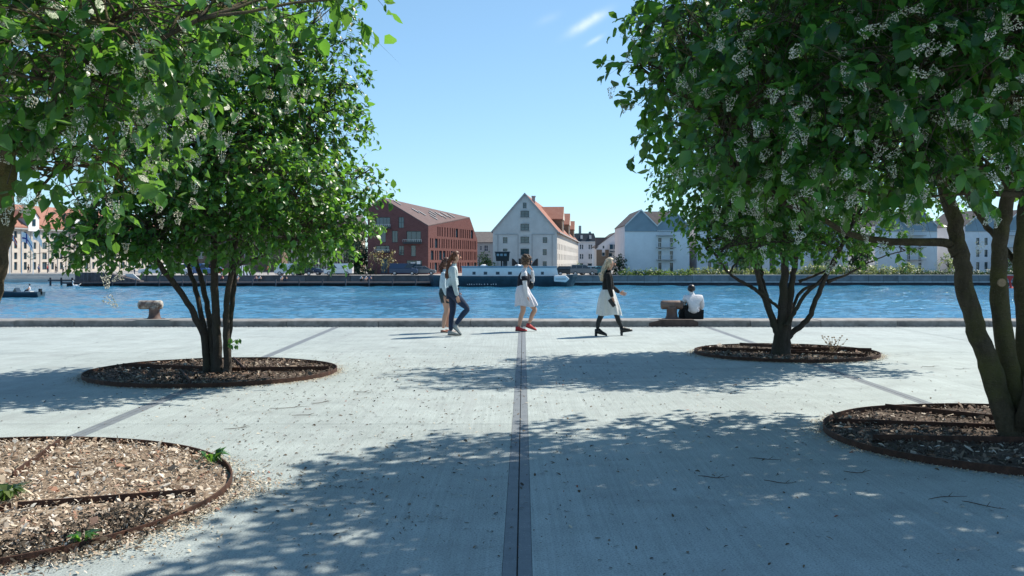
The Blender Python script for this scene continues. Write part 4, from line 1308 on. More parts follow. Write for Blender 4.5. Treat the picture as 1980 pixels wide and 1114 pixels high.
M_DENIMD = simple("dark_denim", (0.018, 0.035, 0.075), 0.85, 0.25, 6, 0.9, bdist=0.03)
M_DENIML = simple("pale_denim_jacket", (0.50, 0.60, 0.63), 0.9, 0.14, 6, 0.9, bdist=0.03)
M_SHIRTB = simple("pale_blue_shirt", (0.52, 0.65, 0.73), 0.9, 0.1, 6, 0.9, bdist=0.03)
M_SHORTS = simple("patterned_shorts", (0.035, 0.055, 0.06), 0.9, 0.8, 28)
M_NAVYTOP = simple("navy_knit_vest", (0.012, 0.014, 0.026), 0.9, 0.25, 6, 0.9, bdist=0.03)
M_WHITEC = simple("white_cotton", (0.74, 0.74, 0.77), 0.9, 0.06, 6, 0.9, bdist=0.03)
M_WHITESK = simple("white_pleated_cloth", (0.74, 0.72, 0.77), 0.9, 0.05, 6, 0.9, bdist=0.03)
M_CREAMSK = simple("off_white_cloth", (0.68, 0.68, 0.66), 0.9, 0.08, 6, 0.9, bdist=0.03)
M_BLACKC = simple("black_knit", (0.012, 0.013, 0.014), 0.9, 0.3, 6, 0.9, bdist=0.03)
M_TIGHTS = simple("black_tights", (0.016, 0.019, 0.021), 0.7, 0.2, 14)
M_LEATHER = simple("black_leather", (0.012, 0.012, 0.013), 0.35, 0.2, 14)
M_AUBURN = simple("auburn_hair", (0.115, 0.042, 0.02), 0.5, 0.35, 30)
M_BROWNH = simple("brown_hair", (0.10, 0.045, 0.03), 0.5, 0.35, 30)
M_CURLH = simple("curly_brown_hair", (0.11, 0.068, 0.042), 0.55, 0.45, 24)
M_BLOND = simple("blond_hair", (0.50, 0.42, 0.31), 0.5, 0.25, 26)
M_BLACKH = simple("black_hair", (0.014, 0.012, 0.012), 0.4, 0.3, 24)
M_SNEAK = simple("grey_sneaker", (0.34, 0.36, 0.36), 0.8, 0.3, 20)
M_SNEAKR = simple("red_sneaker", (0.50, 0.045, 0.045), 0.7, 0.3, 18)
M_SOLE = simple("dark_sole", (0.05, 0.055, 0.06), 0.8, 0.3, 14)
M_SANDAL = simple("tan_sandal", (0.36, 0.16, 0.11), 0.7, 0.2, 14)

# far girl in shorts (stands partly behind the girl in jeans)
dB = GD(643)
J = dict(hip=(.02, .84), sh=(.0, 1.24), head=(.05, 1.445), near_knee=(.06, .46), near_ankle=(-.02, .09), far_knee=(.10, .47), far_ankle=(.06, .10),
         near_elbow=(-.01, 1.0), near_wrist=(.06, .78), far_elbow=(-.06, 1.0), far_wrist=(.04, .8))
tB, N = walker((X(859, dB), dB, 0), "person in pale blue shirt and dark patterned shorts, walking half hidden behind another", J,
               dict(torso=M_SHIRTB, thigh=M_SKIN, calf=M_SKIN, uparm=M_SHIRTB, forearm=M_SHIRTB))
garment(tB, "shirt", N, {'pelvis': (.115, .135), 'waist': (.108, .125), 'chest': (.112, .138), 'neck0': (.06, .066), 'nearsh': .064, 'nearelbow': .053, 'nearfore': .048, 'nearwrist': .036, 'farsh': .064, 'farelbow': .053, 'farfore': .048, 'farwrist': .036},
        [['pelvis', 'waist', 'chest', 'neck0'], ['chest', 'nearsh', 'nearelbow', 'nearfore', 'nearwrist'], ['chest', 'farsh', 'farelbow', 'farfore', 'farwrist']], 'pelvis', M_SHIRTB)
skirt(tB, "shorts", [(.02, .93, .115, .14, .02), (.015, .82, .135, .165, .05), (.04, .70, .125, .16, .05), (.06, .62, .125, .16, .06)], M_SHORTS, 9, seed=1)
hair(tB, M_BROWNH, (.04, 0, 1.475), [(-.07, 1.40, .05), (-.06, 1.30, .055), (-.03, 1.22, .05)], 30, seed=2)
mb = MB()
for y, hx in ((-.076, -.06), (.076, .03)): shoe(mb, (hx, y, .012), (hx + .2, y, .004), (0, 0, 1), 0, 1, .034, .035)
mb.build("sandals", [M_SANDAL, M_SOLE], tB, True, local=True)

# girl in dark jeans and pale denim jacket
dA = GD(649.5)
J = dict(hip=(.03, .93), sh=(.045, 1.36), head=(.10, 1.575), near_knee=(.345, .54), near_ankle=(.10, .235), far_knee=(.035, .50), far_ankle=(-.01, .09),
         near_elbow=(.075, 1.06), near_wrist=(.135, .80), far_elbow=(-.0, 1.07), far_wrist=(.12, .86))
tA, N = walker((X(872, dA), dA, 0), "person in pale denim jacket and dark jeans striding, long auburn hair", J,
               dict(torso=M_DENIML, thigh=M_DENIMD, calf=M_DENIMD, uparm=M_DENIML, forearm=M_DENIML))
garment(tA, "jacket", N, {'waist': (.118, .135), 'chest': (.122, .148), 'neck0': (.070, .076), 'nearsh': .070, 'nearelbow': .056, 'nearfore': .052, 'nearwrist': .040, 'farsh': .070, 'farelbow': .056, 'farfore': .052, 'farwrist': .040},
        [['waist', 'chest', 'neck0'], ['chest', 'nearsh', 'nearelbow', 'nearfore', 'nearwrist'], ['chest', 'farsh', 'farelbow', 'farfore', 'farwrist']], 'waist', M_DENIML)
garment(tA, "jeans", N, {'pelvis': (.125, .14), 'nearhip': .105, 'nearthigh': .090, 'nearknee': .066, 'nearcalf': .060, 'nearankle': .046, 'farhip': .105, 'farthigh': .088, 'farknee': .066, 'farcalf': .060, 'farankle': .048},
        [['pelvis', 'nearhip', 'nearthigh', 'nearknee', 'nearcalf', 'nearankle'], ['pelvis', 'farhip', 'farthigh', 'farknee', 'farcalf', 'farankle']], 'pelvis', M_DENIMD)
skirt(tA, "jacket_hem", [(.03, 1.16, .108, .14, .01), (.03, 1.06, .118, .145, .03), (.03, 1.02, .12, .148, .04)], M_DENIML, 7, seed=1)
hair(tA, M_AUBURN, (.09, 0, 1.60), [(-.03, 1.50, .07), (-.06, 1.38, .085), (-.07, 1.25, .085), (-.06, 1.13, .07)], 52, seed=4)
mb = MB()
shoe(mb, (-.055, .076, .012), (.185, .076, .006), (0, 0, 1), 0, 1, .043, .085)
shoe(mb, (.045, -.076, .165), (.20, -.076, .02), (.7, 0, .8), 0, 1, .043, .085)
mb.build("sneakers", [M_SNEAK, M_SOLE], tA, True, local=True)

# woman in navy vest and white skirt, hand to her face
dC = GD(641)
J = dict(hip=(.03, .86), sh=(.06, 1.27), head=(.12, 1.485), near_knee=(.04, .44), near_ankle=(-.05, .10), far_knee=(.30, .46), far_ankle=(.17, .17),
         near_elbow=(.075, 1.00), near_wrist=(.12, .74), far_elbow=(.25, 1.03, .02), far_wrist=(.235, 1.30, -.05), far_hand=(-.25, -.35, .6), far_palm=(-.9, -.2, -.3), near_curl=.25, look=(1, 0, .08))
tC, N = walker((X(1008, dC), dC, 0), "person in navy vest and white pleated skirt, red shoes, hand raised to the face", J,
               dict(torso=M_WHITEC, thigh=M_SKIN, calf=M_SKIN, uparm=M_WHITEC, forearm=M_WHITEC))
garment(tC, "blouse", N, {'chest': (.098, .122), 'neck0': (.062, .068), 'nearsh': .062, 'nearelbow': .05, 'nearfore': .046, 'nearwrist': .037, 'farsh': .062, 'farelbow': .05, 'farfore': .046, 'farwrist': .036},
        [['chest', 'neck0'], ['chest', 'nearsh', 'nearelbow', 'nearfore', 'nearwrist'], ['chest', 'farsh', 'farelbow', 'farfore', 'farwrist']], 'chest', M_WHITEC)
Nv = dict(N)
Nv['nearmid'] = tuple((np.array(N['nearsh'][:3]) * .55 + np.array(N['nearelbow'][:3]) * .45)) + (.05, .05)
Nv['farmid'] = tuple((np.array(N['farsh'][:3]) * .55 + np.array(N['farelbow'][:3]) * .45)) + (.05, .05)
Nv['nearup'] = tuple((np.array(N['nearsh'][:3]) * .80 + np.array(N['nearelbow'][:3]) * .20)) + (.05, .05)
garment(tC, "vest", N, {'pelvis': (.118, .138), 'waist': (.120, .135), 'chest': (.134, .158), 'neck0': (.05, .06)}, [['pelvis', 'waist', 'chest', 'neck0']], 'pelvis', M_NAVYTOP)
for sd in ('near', 'far'):
    mb = MB()
    a = Vector(Nv[sd + 'sh'][:3]).lerp(Vector(Nv[sd + 'elbow'][:3]), .30); b = Vector(Nv[sd + 'sh'][:3]).lerp(Vector(Nv[sd + 'elbow'][:3]), .66)
    mb.tube([a, a.lerp(b, .5), b], [.068, .067, .064], 12)
    mb.build("sleeve_band", M_NAVYTOP, tC, True, local=True)
skirt(tC, "skirt", [(.03, .97, .115, .135, .01), (.025, .92, .135, .155, .03), (.045, .80, .17, .18, .07), (.085, .68, .205, .195, .10), (.105, .59, .228, .20, .12), (.11, .545, .235, .205, .13)], M_WHITESK, 15, seed=2)
hair(tC, M_CURLH, (.105, 0, 1.515), None, seed=5, curly=True)
mb = MB()
mb.box(.20, .212, -.06, .06, 1.485, 1.525); mb.tube([(.20, -.07, 1.512), (.10, -.086, 1.507)], .004, 4)
mb.build("sunglasses", M_BLACK, tC, local=True)
mb = MB()
mb.ball((.20, .10, .98), (.075, .04, .085), 10, 8); mb.tube([(.19, .12, 1.04), (.12, .10, 1.2), (.03, 0, 1.31), (-.02, -.06, 1.25), (.02, -.13, 1.1)], .008, 5)
mb.build("shoulder_bag", M_LEATHER, tC, True, local=True)
mb = MB()
shoe(mb, (-.115, -.076, .014), (.115, -.076, .006), (0, 0, 1), 0, 1, .042, .085)
shoe(mb, (.105, .076, .085), (.315, .076, .012), (.3, 0, .95), 0, 1, .042, .085)
mb.build("running_shoes", [M_SNEAKR, M_SOLE], tC, True, local=True)

# woman in black cardigan, off-white skirt, black tights and ankle boots
dD = GD(649.5)
J = dict(hip=(.04, .86), sh=(.035, 1.23), head=(.085, 1.44), near_knee=(-.12, .38), near_ankle=(-.185, .135), far_knee=(.235, .39), far_ankle=(.33, .15),
         near_elbow=(.05, .98), near_wrist=(.105, .78), far_elbow=(.12, .99), far_wrist=(.29, .86), far_hand=(.9, 0, -.25), near_hand=(.12, 0, -1), near_curl=1.1)
tD, N = walker((X(1172, dD), dD, 0), "person in black cardigan and off-white skirt, long blond hair, ankle boots, holding a phone", J,
               dict(torso=M_BLACKC, thigh=M_TIGHTS, calf=M_TIGHTS, uparm=M_BLACKC, forearm=M_BLACKC))
garment(tD, "cardigan", N, {'pelvis': (.118, .138), 'waist': (.112, .13), 'chest': (.116, .142), 'neck0': (.066, .072), 'nearsh': .066, 'nearelbow': .054, 'nearfore': .05, 'nearwrist': .038, 'farsh': .066, 'farelbow': .054, 'farfore': .05, 'farwrist': .038},
        [['pelvis', 'waist', 'chest', 'neck0'], ['chest', 'nearsh', 'nearelbow', 'nearfore', 'nearwrist'], ['chest', 'farsh', 'farelbow', 'farfore', 'farwrist']], 'pelvis', M_BLACKC)
skirt(tD, "skirt", [(.03, .93, .118, .14, .01), (.03, .87, .145, .165, .03), (.035, .72, .19, .19, .06), (.05, .56, .225, .20, .08), (.055, .46, .24, .205, .10), (.055, .42, .242, .205, .10)], M_CREAMSK, 11, seed=5)
hair(tD, M_BLOND, (.075, 0, 1.465), [(-.03, 1.38, .07), (-.06, 1.28, .075), (-.075, 1.20, .065), (-.085, 1.12, .045)], 60, seed=6)
mb = MB()
shoe(mb, (-.215, -.076, .06), (.0, -.076, .006), (0, 0, 1), 0, 1, .040, .10)
mb.tube([(-.185, -.076, .14), (-.19, -.076, .09), (-.19, -.076, .06)], [.05, .05, .048], 10); mb.box(-.235, -.185, -.10, -.052, 0, .06, 1)
shoe(mb, (.315, .076, .062), (.53, .076, .09), (-.15, 0, 1), 0, 1, .040, .10)
mb.tube([(.325, .076, .17), (.335, .076, .11), (.34, .076, .08)], [.05, .05, .048], 10); mb.hexa([(.30, .05, .0), (.34, .05, .0), (.34, .10, .0), (.30, .10, .0), (.29, .05, .07), (.345, .05, .07), (.345, .10, .07), (.29, .10, .07)], 1)
mb.build("ankle_boots", [M_LEATHER, M_SOLE], tD, True, local=True)
# phone in her near hand
w = Vector(N['nearwrist'][:3]) + Vector((X(1172, dD), dD, 0))
s = MB(); c = w + Vector((-.01, -.028, -.11)); ax = Vector((.55, 0, -.75)).normalized(); bx = Vector((.75, 0, .55)).normalized()
s.hexa([c - ax * .085 - bx * .038, c + ax * .085 - bx * .038, c + ax * .085 + bx * .038, c - ax * .085 + bx * .038] + [q + Vector((0, -.011, 0)) for q in (c - ax * .085 - bx * .038, c + ax * .085 - bx * .038, c + ax * .085 + bx * .038, c - ax * .085 + bx * .038)])
tag(s.build("phone", M_BLACK), "dark phone in the near hand of the blond walker", "phone")

# seated man on the kerb, back to us
KT = 0.146
tE = thing("person", "person sitting on the kerb, back turned, white shirt and black trousers", "person", (X(1341, 23.25), 23.25, KT))
# local frame: +y faces the water
N = {'pelvis': (0, .0, .11, .15, .115), 'waist': (-.005, .0, .27, .145, .10), 'chest': (-.01, .05, .43, .165, .11), 'neck0': (-.005, .09, .545, .07, .065), 'neck1': (-.02, .11, .60, .05, .05),
     'jaw': (-.03, .135, .64, .062, .062), 'skull': (-.03, .125, .705, .08, .09), 'top': (-.03, .115, .755, .05, .055)}
ch = [['pelvis', 'waist', 'chest', 'neck0'], ['neck0', 'neck1', 'jaw', 'skull', 'top']]; rg = [0, 1]
for nm, x in (('l', -1), ('r', 1)):
    N[nm + 'hip'] = (x * .10, .06, .085, .085); N[nm + 'thigh'] = (x * .13, .26, .09, .078); N[nm + 'knee'] = (x * .15, .46, .09, .06); N[nm + 'calf'] = (x * .15, .50, -.12, .055); N[nm + 'ankle'] = (x * .14, .48, -.36, .038); N[nm + 'foot'] = (x * .14, .60, -.40, .04)
    ch.append(['pelvis', nm + 'hip', nm + 'thigh', nm + 'knee', nm + 'calf', nm + 'ankle', nm + 'foot']); rg.append(2)
    N[nm + 'sh'] = (x * .185, .06, .50, .055)
    ch.append(['chest', nm + 'sh', nm + 'elbow', nm + 'wrist']); rg.append(3)
N['lelbow'] = (-.23, .10, .28, .044); N['lwrist'] = (-.14, .28, .20, .028); N['relbow'] = (.225, .12, .27, .044); N['rwrist'] = (.12, .30, .20, .028)
mb = MB(); skinned(mb, N, ch, 'pelvis', rg)
for x in (-1, 1):
    w = Vector(N['lwrist' if x < 0 else 'rwrist'][:3]); hand(mb, w, (-x * .3, 1, -.2), (0, -.2, -1), 1, .6)
face(mb, Vector((-.03, .13, .69)), 1.0, 1, 4, 5, Vector((-.25, 1, -.1)))
mb.build("body", [M_WHITEC, M_SKIN, M_BLACKC, M_WHITEC, M_EYE, M_LIP], tE, True, local=True)
garment(tE, "shirt", N, {'pelvis': (.165, .12), 'waist': (.165, .118), 'chest': (.18, .125), 'neck0': (.075, .07), 'lsh': .075, 'lelbow': .06, 'lwrist': .042, 'rsh': .075, 'relbow': .06, 'rwrist': .042},
        [['pelvis', 'waist', 'chest', 'neck0'], ['chest', 'lsh', 'lelbow', 'lwrist'], ['chest', 'rsh', 'relbow', 'rwrist']], 'pelvis', M_WHITEC)
garment(tE, "trousers", {**N, 'pelvis': (0, .02, .09)}, {'pelvis': (.185, .14), 'lhip': .10, 'lthigh': .09, 'lknee': .072, 'lcalf': .066, 'lankle': .052, 'rhip': .10, 'rthigh': .09, 'rknee': .072, 'rcalf': .066, 'rankle': .052},
        [['pelvis', 'lhip', 'lthigh', 'lknee', 'lcalf', 'lankle'], ['pelvis', 'rhip', 'rthigh', 'rknee', 'rcalf', 'rankle']], 'pelvis', M_BLACKC)
mb = MB(); c = Vector((-.03, .115, .715))
def hf(v):
    q = v - c
    if q.y > .03 and q.z < .03: q.y = .03
    if q.z < -.05: q.x *= .8
    return c + q * (1 + .06 * mnoise.noise(q * 35))
mb.ball(c, (.092, .102, .092), 16, 12, 0, hf)
mb.build("hair", M_BLACKH, tE, True, local=True)
# his bag and drink
s = MB(); bx0, by0 = X(1316, 23.3), 23.3
c = Vector((X(1324, 23.3), 23.3, KT))
def bagf(v): return v
s.hexa([c + Vector(p) for p in ((-.14, -.09, 0.002), (.13, -.09, 0.002), (.13, .09, 0.002), (-.14, .09, 0.002), (-.10, -.05, .31), (.09, -.06, .33), (.09, .05, .33), (-.10, .05, .31))])
s.tube([c + Vector((-.06, -.03, .31)), c + Vector((-.04, -.04, .38)), c + Vector((.04, -.04, .38)), c + Vector((.06, -.03, .32))], .010, 6)
s.tube([c + Vector((-.11, -.07, .26)), c + Vector((-.16, -.06, .14)), c + Vector((-.12, -.08, .02))], .012, 5)
o = s.build("rucksack", M_BLACKC); bv = o.modifiers.new("bevel", 'BEVEL'); bv.width = .03; bv.segments = 2
tag(o, "black rucksack standing on the kerb between the bollard and seated man", "bag")
s = MB(); s.lathe([(.03, .0), (.034, .06), (.038, .09), (.02, .1)], c + Vector((0.005, -.0, .37)), 12)
tag(s.build("folded_cloth", M_WHITEC), "small white bundle on top of the black rucksack", "bundle")
# ------------------------------------------------------------------ mooring bollards
def bollard(px, label, hw, stem_off, plate, bm=M_BOLL, pm=M_QUAYSTONE, group="mooring bollards on the kerb"):
    y = 23.2; x = X(px, y)
    t = thing("mooring_bollard", label, "bollard", (x, y, KT), group)
    s = MB()
    s.lathe([(.175, .0), (.165, .02), (.135, .06), (.122, .14), (.122, .24), (.135, .30)], (x + stem_off, y, KT), 20)
    s.build("post", bm, t, True)
    s = MB(); r = .105
    pr = [(.04, -hw), (.085, -hw + .008), (r, -hw + .04), (r, -hw * .3), (r * 1.02, 0), (r, hw * .3), (r, hw - .04), (.085, hw - .008), (.04, hw)]
    s.lathe(pr, (x, y, KT + .335), 18, 'x')
    s.build("cross_head", bm, t, True)
    s = MB()
    s.lathe([(.24, .0), (.24, .015), (.18, .018)], (x + stem_off, y, KT + .001), 22)
    s.build("flange", bm, t)
    a, b = plate
    xa, xb = X(a, KERB_Y), X(b, KERB_Y)
    s = MB()
    s.prism([(xa, KERB_Y - .014, -.02), (xb, KERB_Y - .014, -.02), (xb, KERB_Y - .014, .11), (xb - .1, KERB_Y - .014, .155), (xa + .25, KERB_Y - .014, .155), (xa, KERB_Y - .014, .09)], (0, .008, 0))
    s.prism([(xa + .25, KERB_Y - .014, .156), (xb - .1, KERB_Y - .014, .156), (xb - .1, KERB_Y + .30, .156), (xa + .25, KERB_Y + .30, .156)], (0, 0, .006))
    s.build("edge_plate", pm, t)
bollard(291, "rusty mooring bollard with pale worn head, alone at the left kerb", .28, .09, (243, 335))
bollard(1299, "rusty T-shaped mooring bollard on the kerb beside the seated man", .26, .0, (1255, 1350), M_BOLL2, simple("dark_rusted_plate", (0.075, 0.055, 0.048), 0.8, 0.4, 8, 0.5))
# ------------------------------------------------------------------ far buildings
def clip_poly(poly, conv):
    out = poly
    n = len(conv)
    for i in range(n):
        a, b = conv[i], conv[(i + 1) % n]
        inp, out = out, []
        if not inp: return []
        side = lambda p: (b[0] - a[0]) * (p[1] - a[1]) - (b[1] - a[1]) * (p[0] - a[0])
        for k in range(len(inp)):
            p, q = inp[k], inp[(k + 1) % len(inp)]
            sp, sq = side(p), side(q)
            if sp >= -1e-9: out.append(p)
            if (sp > 1e-9 and sq < -1e-9) or (sp < -1e-9 and sq > 1e-9):
                t = sp / (sp - sq); out.append((p[0] + (q[0] - p[0]) * t, p[1] + (q[1] - p[1]) * t))
    return out

class Facade:
    def __init__(s, ox, oy, z0, theta):
        s.o = Vector((ox, oy, z0)); s.th = theta
        s.u = Vector((math.cos(theta), math.sin(theta), 0)); s.n = Vector((math.sin(theta), -math.cos(theta), 0))
    def p(s, u, v, w=0.0): return s.o + s.u * u + s.n * w + Vector((0, 0, v))
    def wall(s, mb, conv, holes=(), depth=.18, mi=0):
        us = sorted({p[0] for p in conv} | {h[0] for h in holes} | {h[1] for h in holes})
        vs = sorted({p[1] for p in conv} | {h[2] for h in holes} | {h[3] for h in holes})
        for i in range(len(us) - 1):
            for j in range(len(vs) - 1):
                cu, cv = (us[i] + us[i + 1]) / 2, (vs[j] + vs[j + 1]) / 2
                if any(h[0] < cu < h[1] and h[2] < cv < h[3] for h in holes): continue
                c = clip_poly([(us[i], vs[j]), (us[i + 1], vs[j]), (us[i + 1], vs[j + 1]), (us[i], vs[j + 1])], conv)
                if len(c) >= 3: mb.poly([s.p(a, b) for a, b in c], mi)
        for (a, b, c, d) in holes:
            A = [(a, c), (b, c), (b, d), (a, d)]
            for k in range(4):
                p, q = A[k], A[(k + 1) % 4]
                mb.poly([s.p(*p), s.p(*q), s.p(*q, -depth), s.p(*p, -depth)], mi)
    def box(s, mb, u0, u1, v0, v1, w0, w1, mi=0):
        mb.hexa([s.p(u0, v0, w1), s.p(u1, v0, w1), s.p(u1, v0, w0), s.p(u0, v0, w0), s.p(u0, v1, w1), s.p(u1, v1, w1), s.p(u1, v1, w0), s.p(u0, v1, w0)], mi)

_wc = {}
def window(parent, F, h, depth=.18, nx=1, ny=1, fm=None, gm=None, fw=.07, name="window"):
    """frame mesh with a pane as its sub-part, set back in the opening"""
    fm = fm or M_FRAME_W; gm = gm or M_GLASS
    w, ht = h[1] - h[0], h[3] - h[2]
    key = (round(w, 2), round(ht, 2), nx, ny, fm.name, gm.name, fw)
    if key not in _wc:
        s = MB()
        s.box(0, w, -.03, .05, 0, fw); s.box(0, w, -.03, .05, ht - fw, ht)
        s.box(0, fw, -.029, .049, fw, ht - fw); s.box(w - fw, w, -.029, .049, fw, ht - fw)
        for i in range(1, nx): s.box(w * i / nx - fw * .4, w * i / nx + fw * .4, -.025, .045, fw, ht - fw)
        for i in range(1, ny): s.box(fw, w - fw, -.022, .042, ht * i / ny - fw * .4, ht * i / ny + fw * .4)
        g = MB(); g.box(fw * .5, w - fw * .5, .0, .02, fw * .5, ht - fw * .5)
        _wc[key] = (s.mesh(name, fm), g.mesh("pane", gm))
    a, b = _wc[key]
    o = link_mesh(name, a, parent, F.p(h[0], h[2], -depth + .03) - wloc(parent), (0, 0, F.th))
    link_mesh("pane", b, o)
    return o

def part(parent, name, mat, fn, smooth=False):
    s = MB(); fn(s); return s.build(name, mat, parent, smooth)

# --- red brick building with the sloping roof
d = 172.0
bz = FAR_Z
A = Vector((X(711, d), d, bz)); B = Vector((X(828, d), d, bz)); Dp = Vector((X(923, 200), 200.0, bz)); E = A + (Dp - B)
red = thing("brick_building", "dark red brick apartment block with slanting roof and tall slot windows", "building", tuple((A + Dp) / 2))
F1 = Facade(A.x, A.y, bz, 0.0)
m = d / K
U = lambda px: (px - 711) * m
V = lambda py: Z(py, d) - bz
front = [(0, 0), (U(828), 0), (U(828), V(438)), (U(738), V(384)), (0, V(402))]
def rect(x0, x1, y0, y1): return (U(x0), U(x1), V(y1), V(y0))
fw = [(rect(727, 754.5, 420, 441), 4, 1), (rect(770.5, 781, 419.5, 441), 2, 2), (rect(735, 746, 448.5, 469), 1, 1), (rect(758, 769, 446, 469), 2, 1), (rect(786, 814, 447, 468), 3, 1),
      (rect(727, 753, 475, 486.5), 3, 1), (rect(771, 781, 475, 494), 2, 2), (rect(794.5, 804, 474.5, 496), 1, 1), (rect(786, 816, 503.5, 523.5), 3, 1), (rect(736, 750, 500, 529), 2, 1)]
part(red, "wall", M_REDBRICK, lambda s: F1.wall(s, front, [r for r, _, _ in fw], .25))
for r, nx, ny in fw: window(red, F1, r, .25, nx, ny, M_FRAME_D)
for (x0, x1, y0, y1) in ((722, 756, 438.5, 442.5), (780, 816, 468, 471.5), (725, 754, 487, 489)):
    b = part(red, "balcony", M_FRAME_D, lambda s: F1.box(s, U(x0), U(x1), V(y1), V(y0), .0, 1.0))
    def rail(s):
        F1.box(s, U(x0), U(x1), V(y0) + .35, V(y0) + .40, .95, 1.0)
        n = 9
        for i in range(n + 1):
            u = U(x0) + (U(x1) - U(x0)) * i / n
            F1.box(s, u - .02, u + .02, V(y0), V(y0) + .35, .96, .99)
    part(b, "railing", M_FRAME_W, rail)
sv = Dp - B; sl = sv.length
F2 = Facade(B.x, B.y, bz, math.atan2(sv.y, sv.x))
cz, pkz, ez = V(438), 9.9 - bz, 5.66 - bz
tp = .822
side = [(0, 0), (sl, 0), (sl, ez), (sl * tp, pkz), (0, cz)]
def top_at(u): return cz + (pkz - cz) * u / (sl * tp) if u < sl * tp else pkz + (ez - pkz) * (u - sl * tp) / (sl * (1 - tp))
holes = []
rr = random.Random(9)
for r in range(5):
    v0 = .35 + r * 2.12
    u = .9 + .45 * (r % 2)
    while u < sl - .9:
        w = .55 if rr.random() < .85 else 1.5
        v1 = v0 + 1.68
        if u + w < sl - .5 and v1 < min(top_at(u), top_at(u + w)) - .35: holes.append((u, u + w, v0, v1))
        u += w + rr.choice([.55, .7, .95])
part(red, "side_wall", M_REDBRICK, lambda s: F2.wall(s, side, holes, .22))
for h in holes: window(red, F2, h, .22, 1 if h[1] - h[0] < 1 else 2, 1, M_FRAME_D)
R0 = F1.p(U(738), V(384)); L0 = F1.p(0, V(402)); C0 = F1.p(U(828), V(438)); Pk = F2.p(sl * tp, pkz); De = F2.p(sl, ez); Ee = E + Vector((0, 0, ez))
up = Vector((0, 0, .18))
def roof_fn(s):
    for tri in ([R0, C0, Pk], [L0, R0, Pk, Ee], [Pk, De, Ee]):
        s.prism([q + Vector((0, 0, .02)) for q in tri], up)
rf = part(red, "roof", M_REDROOF, roof_fn)
part(red, "rear_wall", M_REDBRICK, lambda s: (s.poly([Dp, E, Ee, De]), s.poly([E, A, L0, Ee])))
nrm = (C0 - R0).cross(Pk - R0).normalized()
if nrm.z < 0: nrm = -nrm
for (a, b) in [(.10, .12), (.18, .42), (.22, .52), (.30, .72), (.42, .42), (.48, .50), (.50, .62), (.58, .45), (.60, .58), (.68, .50), (.36, .55)]:
    c = R0 + (Pk - R0) * a + (C0 - R0) * (b * (1 - a))
    e1 = (C0 - R0).normalized(); e2 = nrm.cross(e1)
    q = [c - e1 * .8 - e2 * .13, c + e1 * .8 - e2 * .13, c + e1 * .8 + e2 * .13, c - e1 * .8 + e2 * .13]
    s = MB(); s.prism([p + nrm * .20 for p in q], nrm * .12); s.build("roof_light", M_GREYTRIM, rf)
part(red, "shop_sign", M_WHITE, lambda s: (F1.box(s, U(806), U(813), V(511), V(505), .02, .08), F1.box(s, U(794), U(803), V(509.5), V(507.5), .02, .08)))

# --- grey gabled warehouse
d = 170.0
m = d / K
U = lambda px: (px - 953) * m
V = lambda py: Z(py, d) - bz
rect = lambda x0, x1, y0, y1: (U(x0), U(x1), V(y1), V(y0))
A = Vector((X(953, d), d, bz)); F1 = Facade(A.x, A.y, bz, 0.0)
B = F1.p(U(1077), 0); Dp = Vector((X(1118, 262), 262, bz))
wh = thing("warehouse", "grey rendered gabled warehouse with orange side roof behind the barge", "building", (A.x + 6, d + 40, bz))
gable = [(0, 0), (U(1077), 0), (U(1077), V(448)), (U(1014.5), V(376)), (0, V(447))]
wins = [(rect(1011, 1018, 392, 403), 1, 2), (rect(1006.5, 1023, 408, 420), 2, 2), (rect(1006.5, 1023, 433, 446), 2, 2), (rect(1006.5, 1023, 458, 470), 2, 2), (rect(1006.5, 1023, 481, 493), 2, 2),
        (rect(972.5, 981, 459, 470.5), 1, 2), (rect(972.5, 981, 481, 486), 1, 1), (rect(1049.5, 1058, 459, 470), 1, 2), (rect(1049.5, 1057, 482, 493.5), 1, 2), (rect(1049.5, 1057, 505.5, 515), 1, 2), (rect(972.5, 981, 505, 515), 1, 2)]
door = rect(1003, 1027, 500, 530.6)
part(wh, "wall", M_GREYREND, lambda s: F1.wall(s, gable, [w[0] for w in wins] + [door], .25))
for r, nx, ny in wins:
    window(wh, F1, r, .25, nx, ny, M_FRAME_D, fw=.06)
    if nx == 2:
        n = 8; c = (r[0] + r[1]) / 2; hw = (r[1] - r[0]) / 2 + .08
        arc = [F1.p(c - hw + 2 * hw * i / n, r[3] - .02 + .22 * math.sin(math.pi * i / n), .02) for i in range(n + 1)]
        part(wh, "window_arch", M_GREYTRIM, lambda s: s.prism(arc, F1.n * .05))
        part(wh, "sill", M_GREYTRIM, lambda s: F1.box(s, r[0] - .1, r[1] + .1, r[2] - .12, r[2] - .002, .0, .14))
part(wh, "doorway", M_BLACK, lambda s: F1.box(s, door[0] + .01, door[1] - .01, 0, door[3] - .01, -.24, -.18))
for sgn in (-1, 1):   # arched door leaves folded back against the wall
    e = door[0] if sgn < 0 else door[1]
    w = 1.12; n = 8
    pts = [(e + sgn * .03, 0)] + [(e + sgn * (.03 + w * i / n), door[3] - 1.25 + 1.25 * math.sin(math.pi / 2 * i / n)) for i in range(n + 1)] + [(e + sgn * (.03 + w), 0)]
    pts = [F1.p(a, b, .03) for a, b in pts]
    if sgn < 0: pts.reverse()
    part(wh, "door_leaf", M_BLACK, lambda s: s.prism(pts, F1.n * .07))
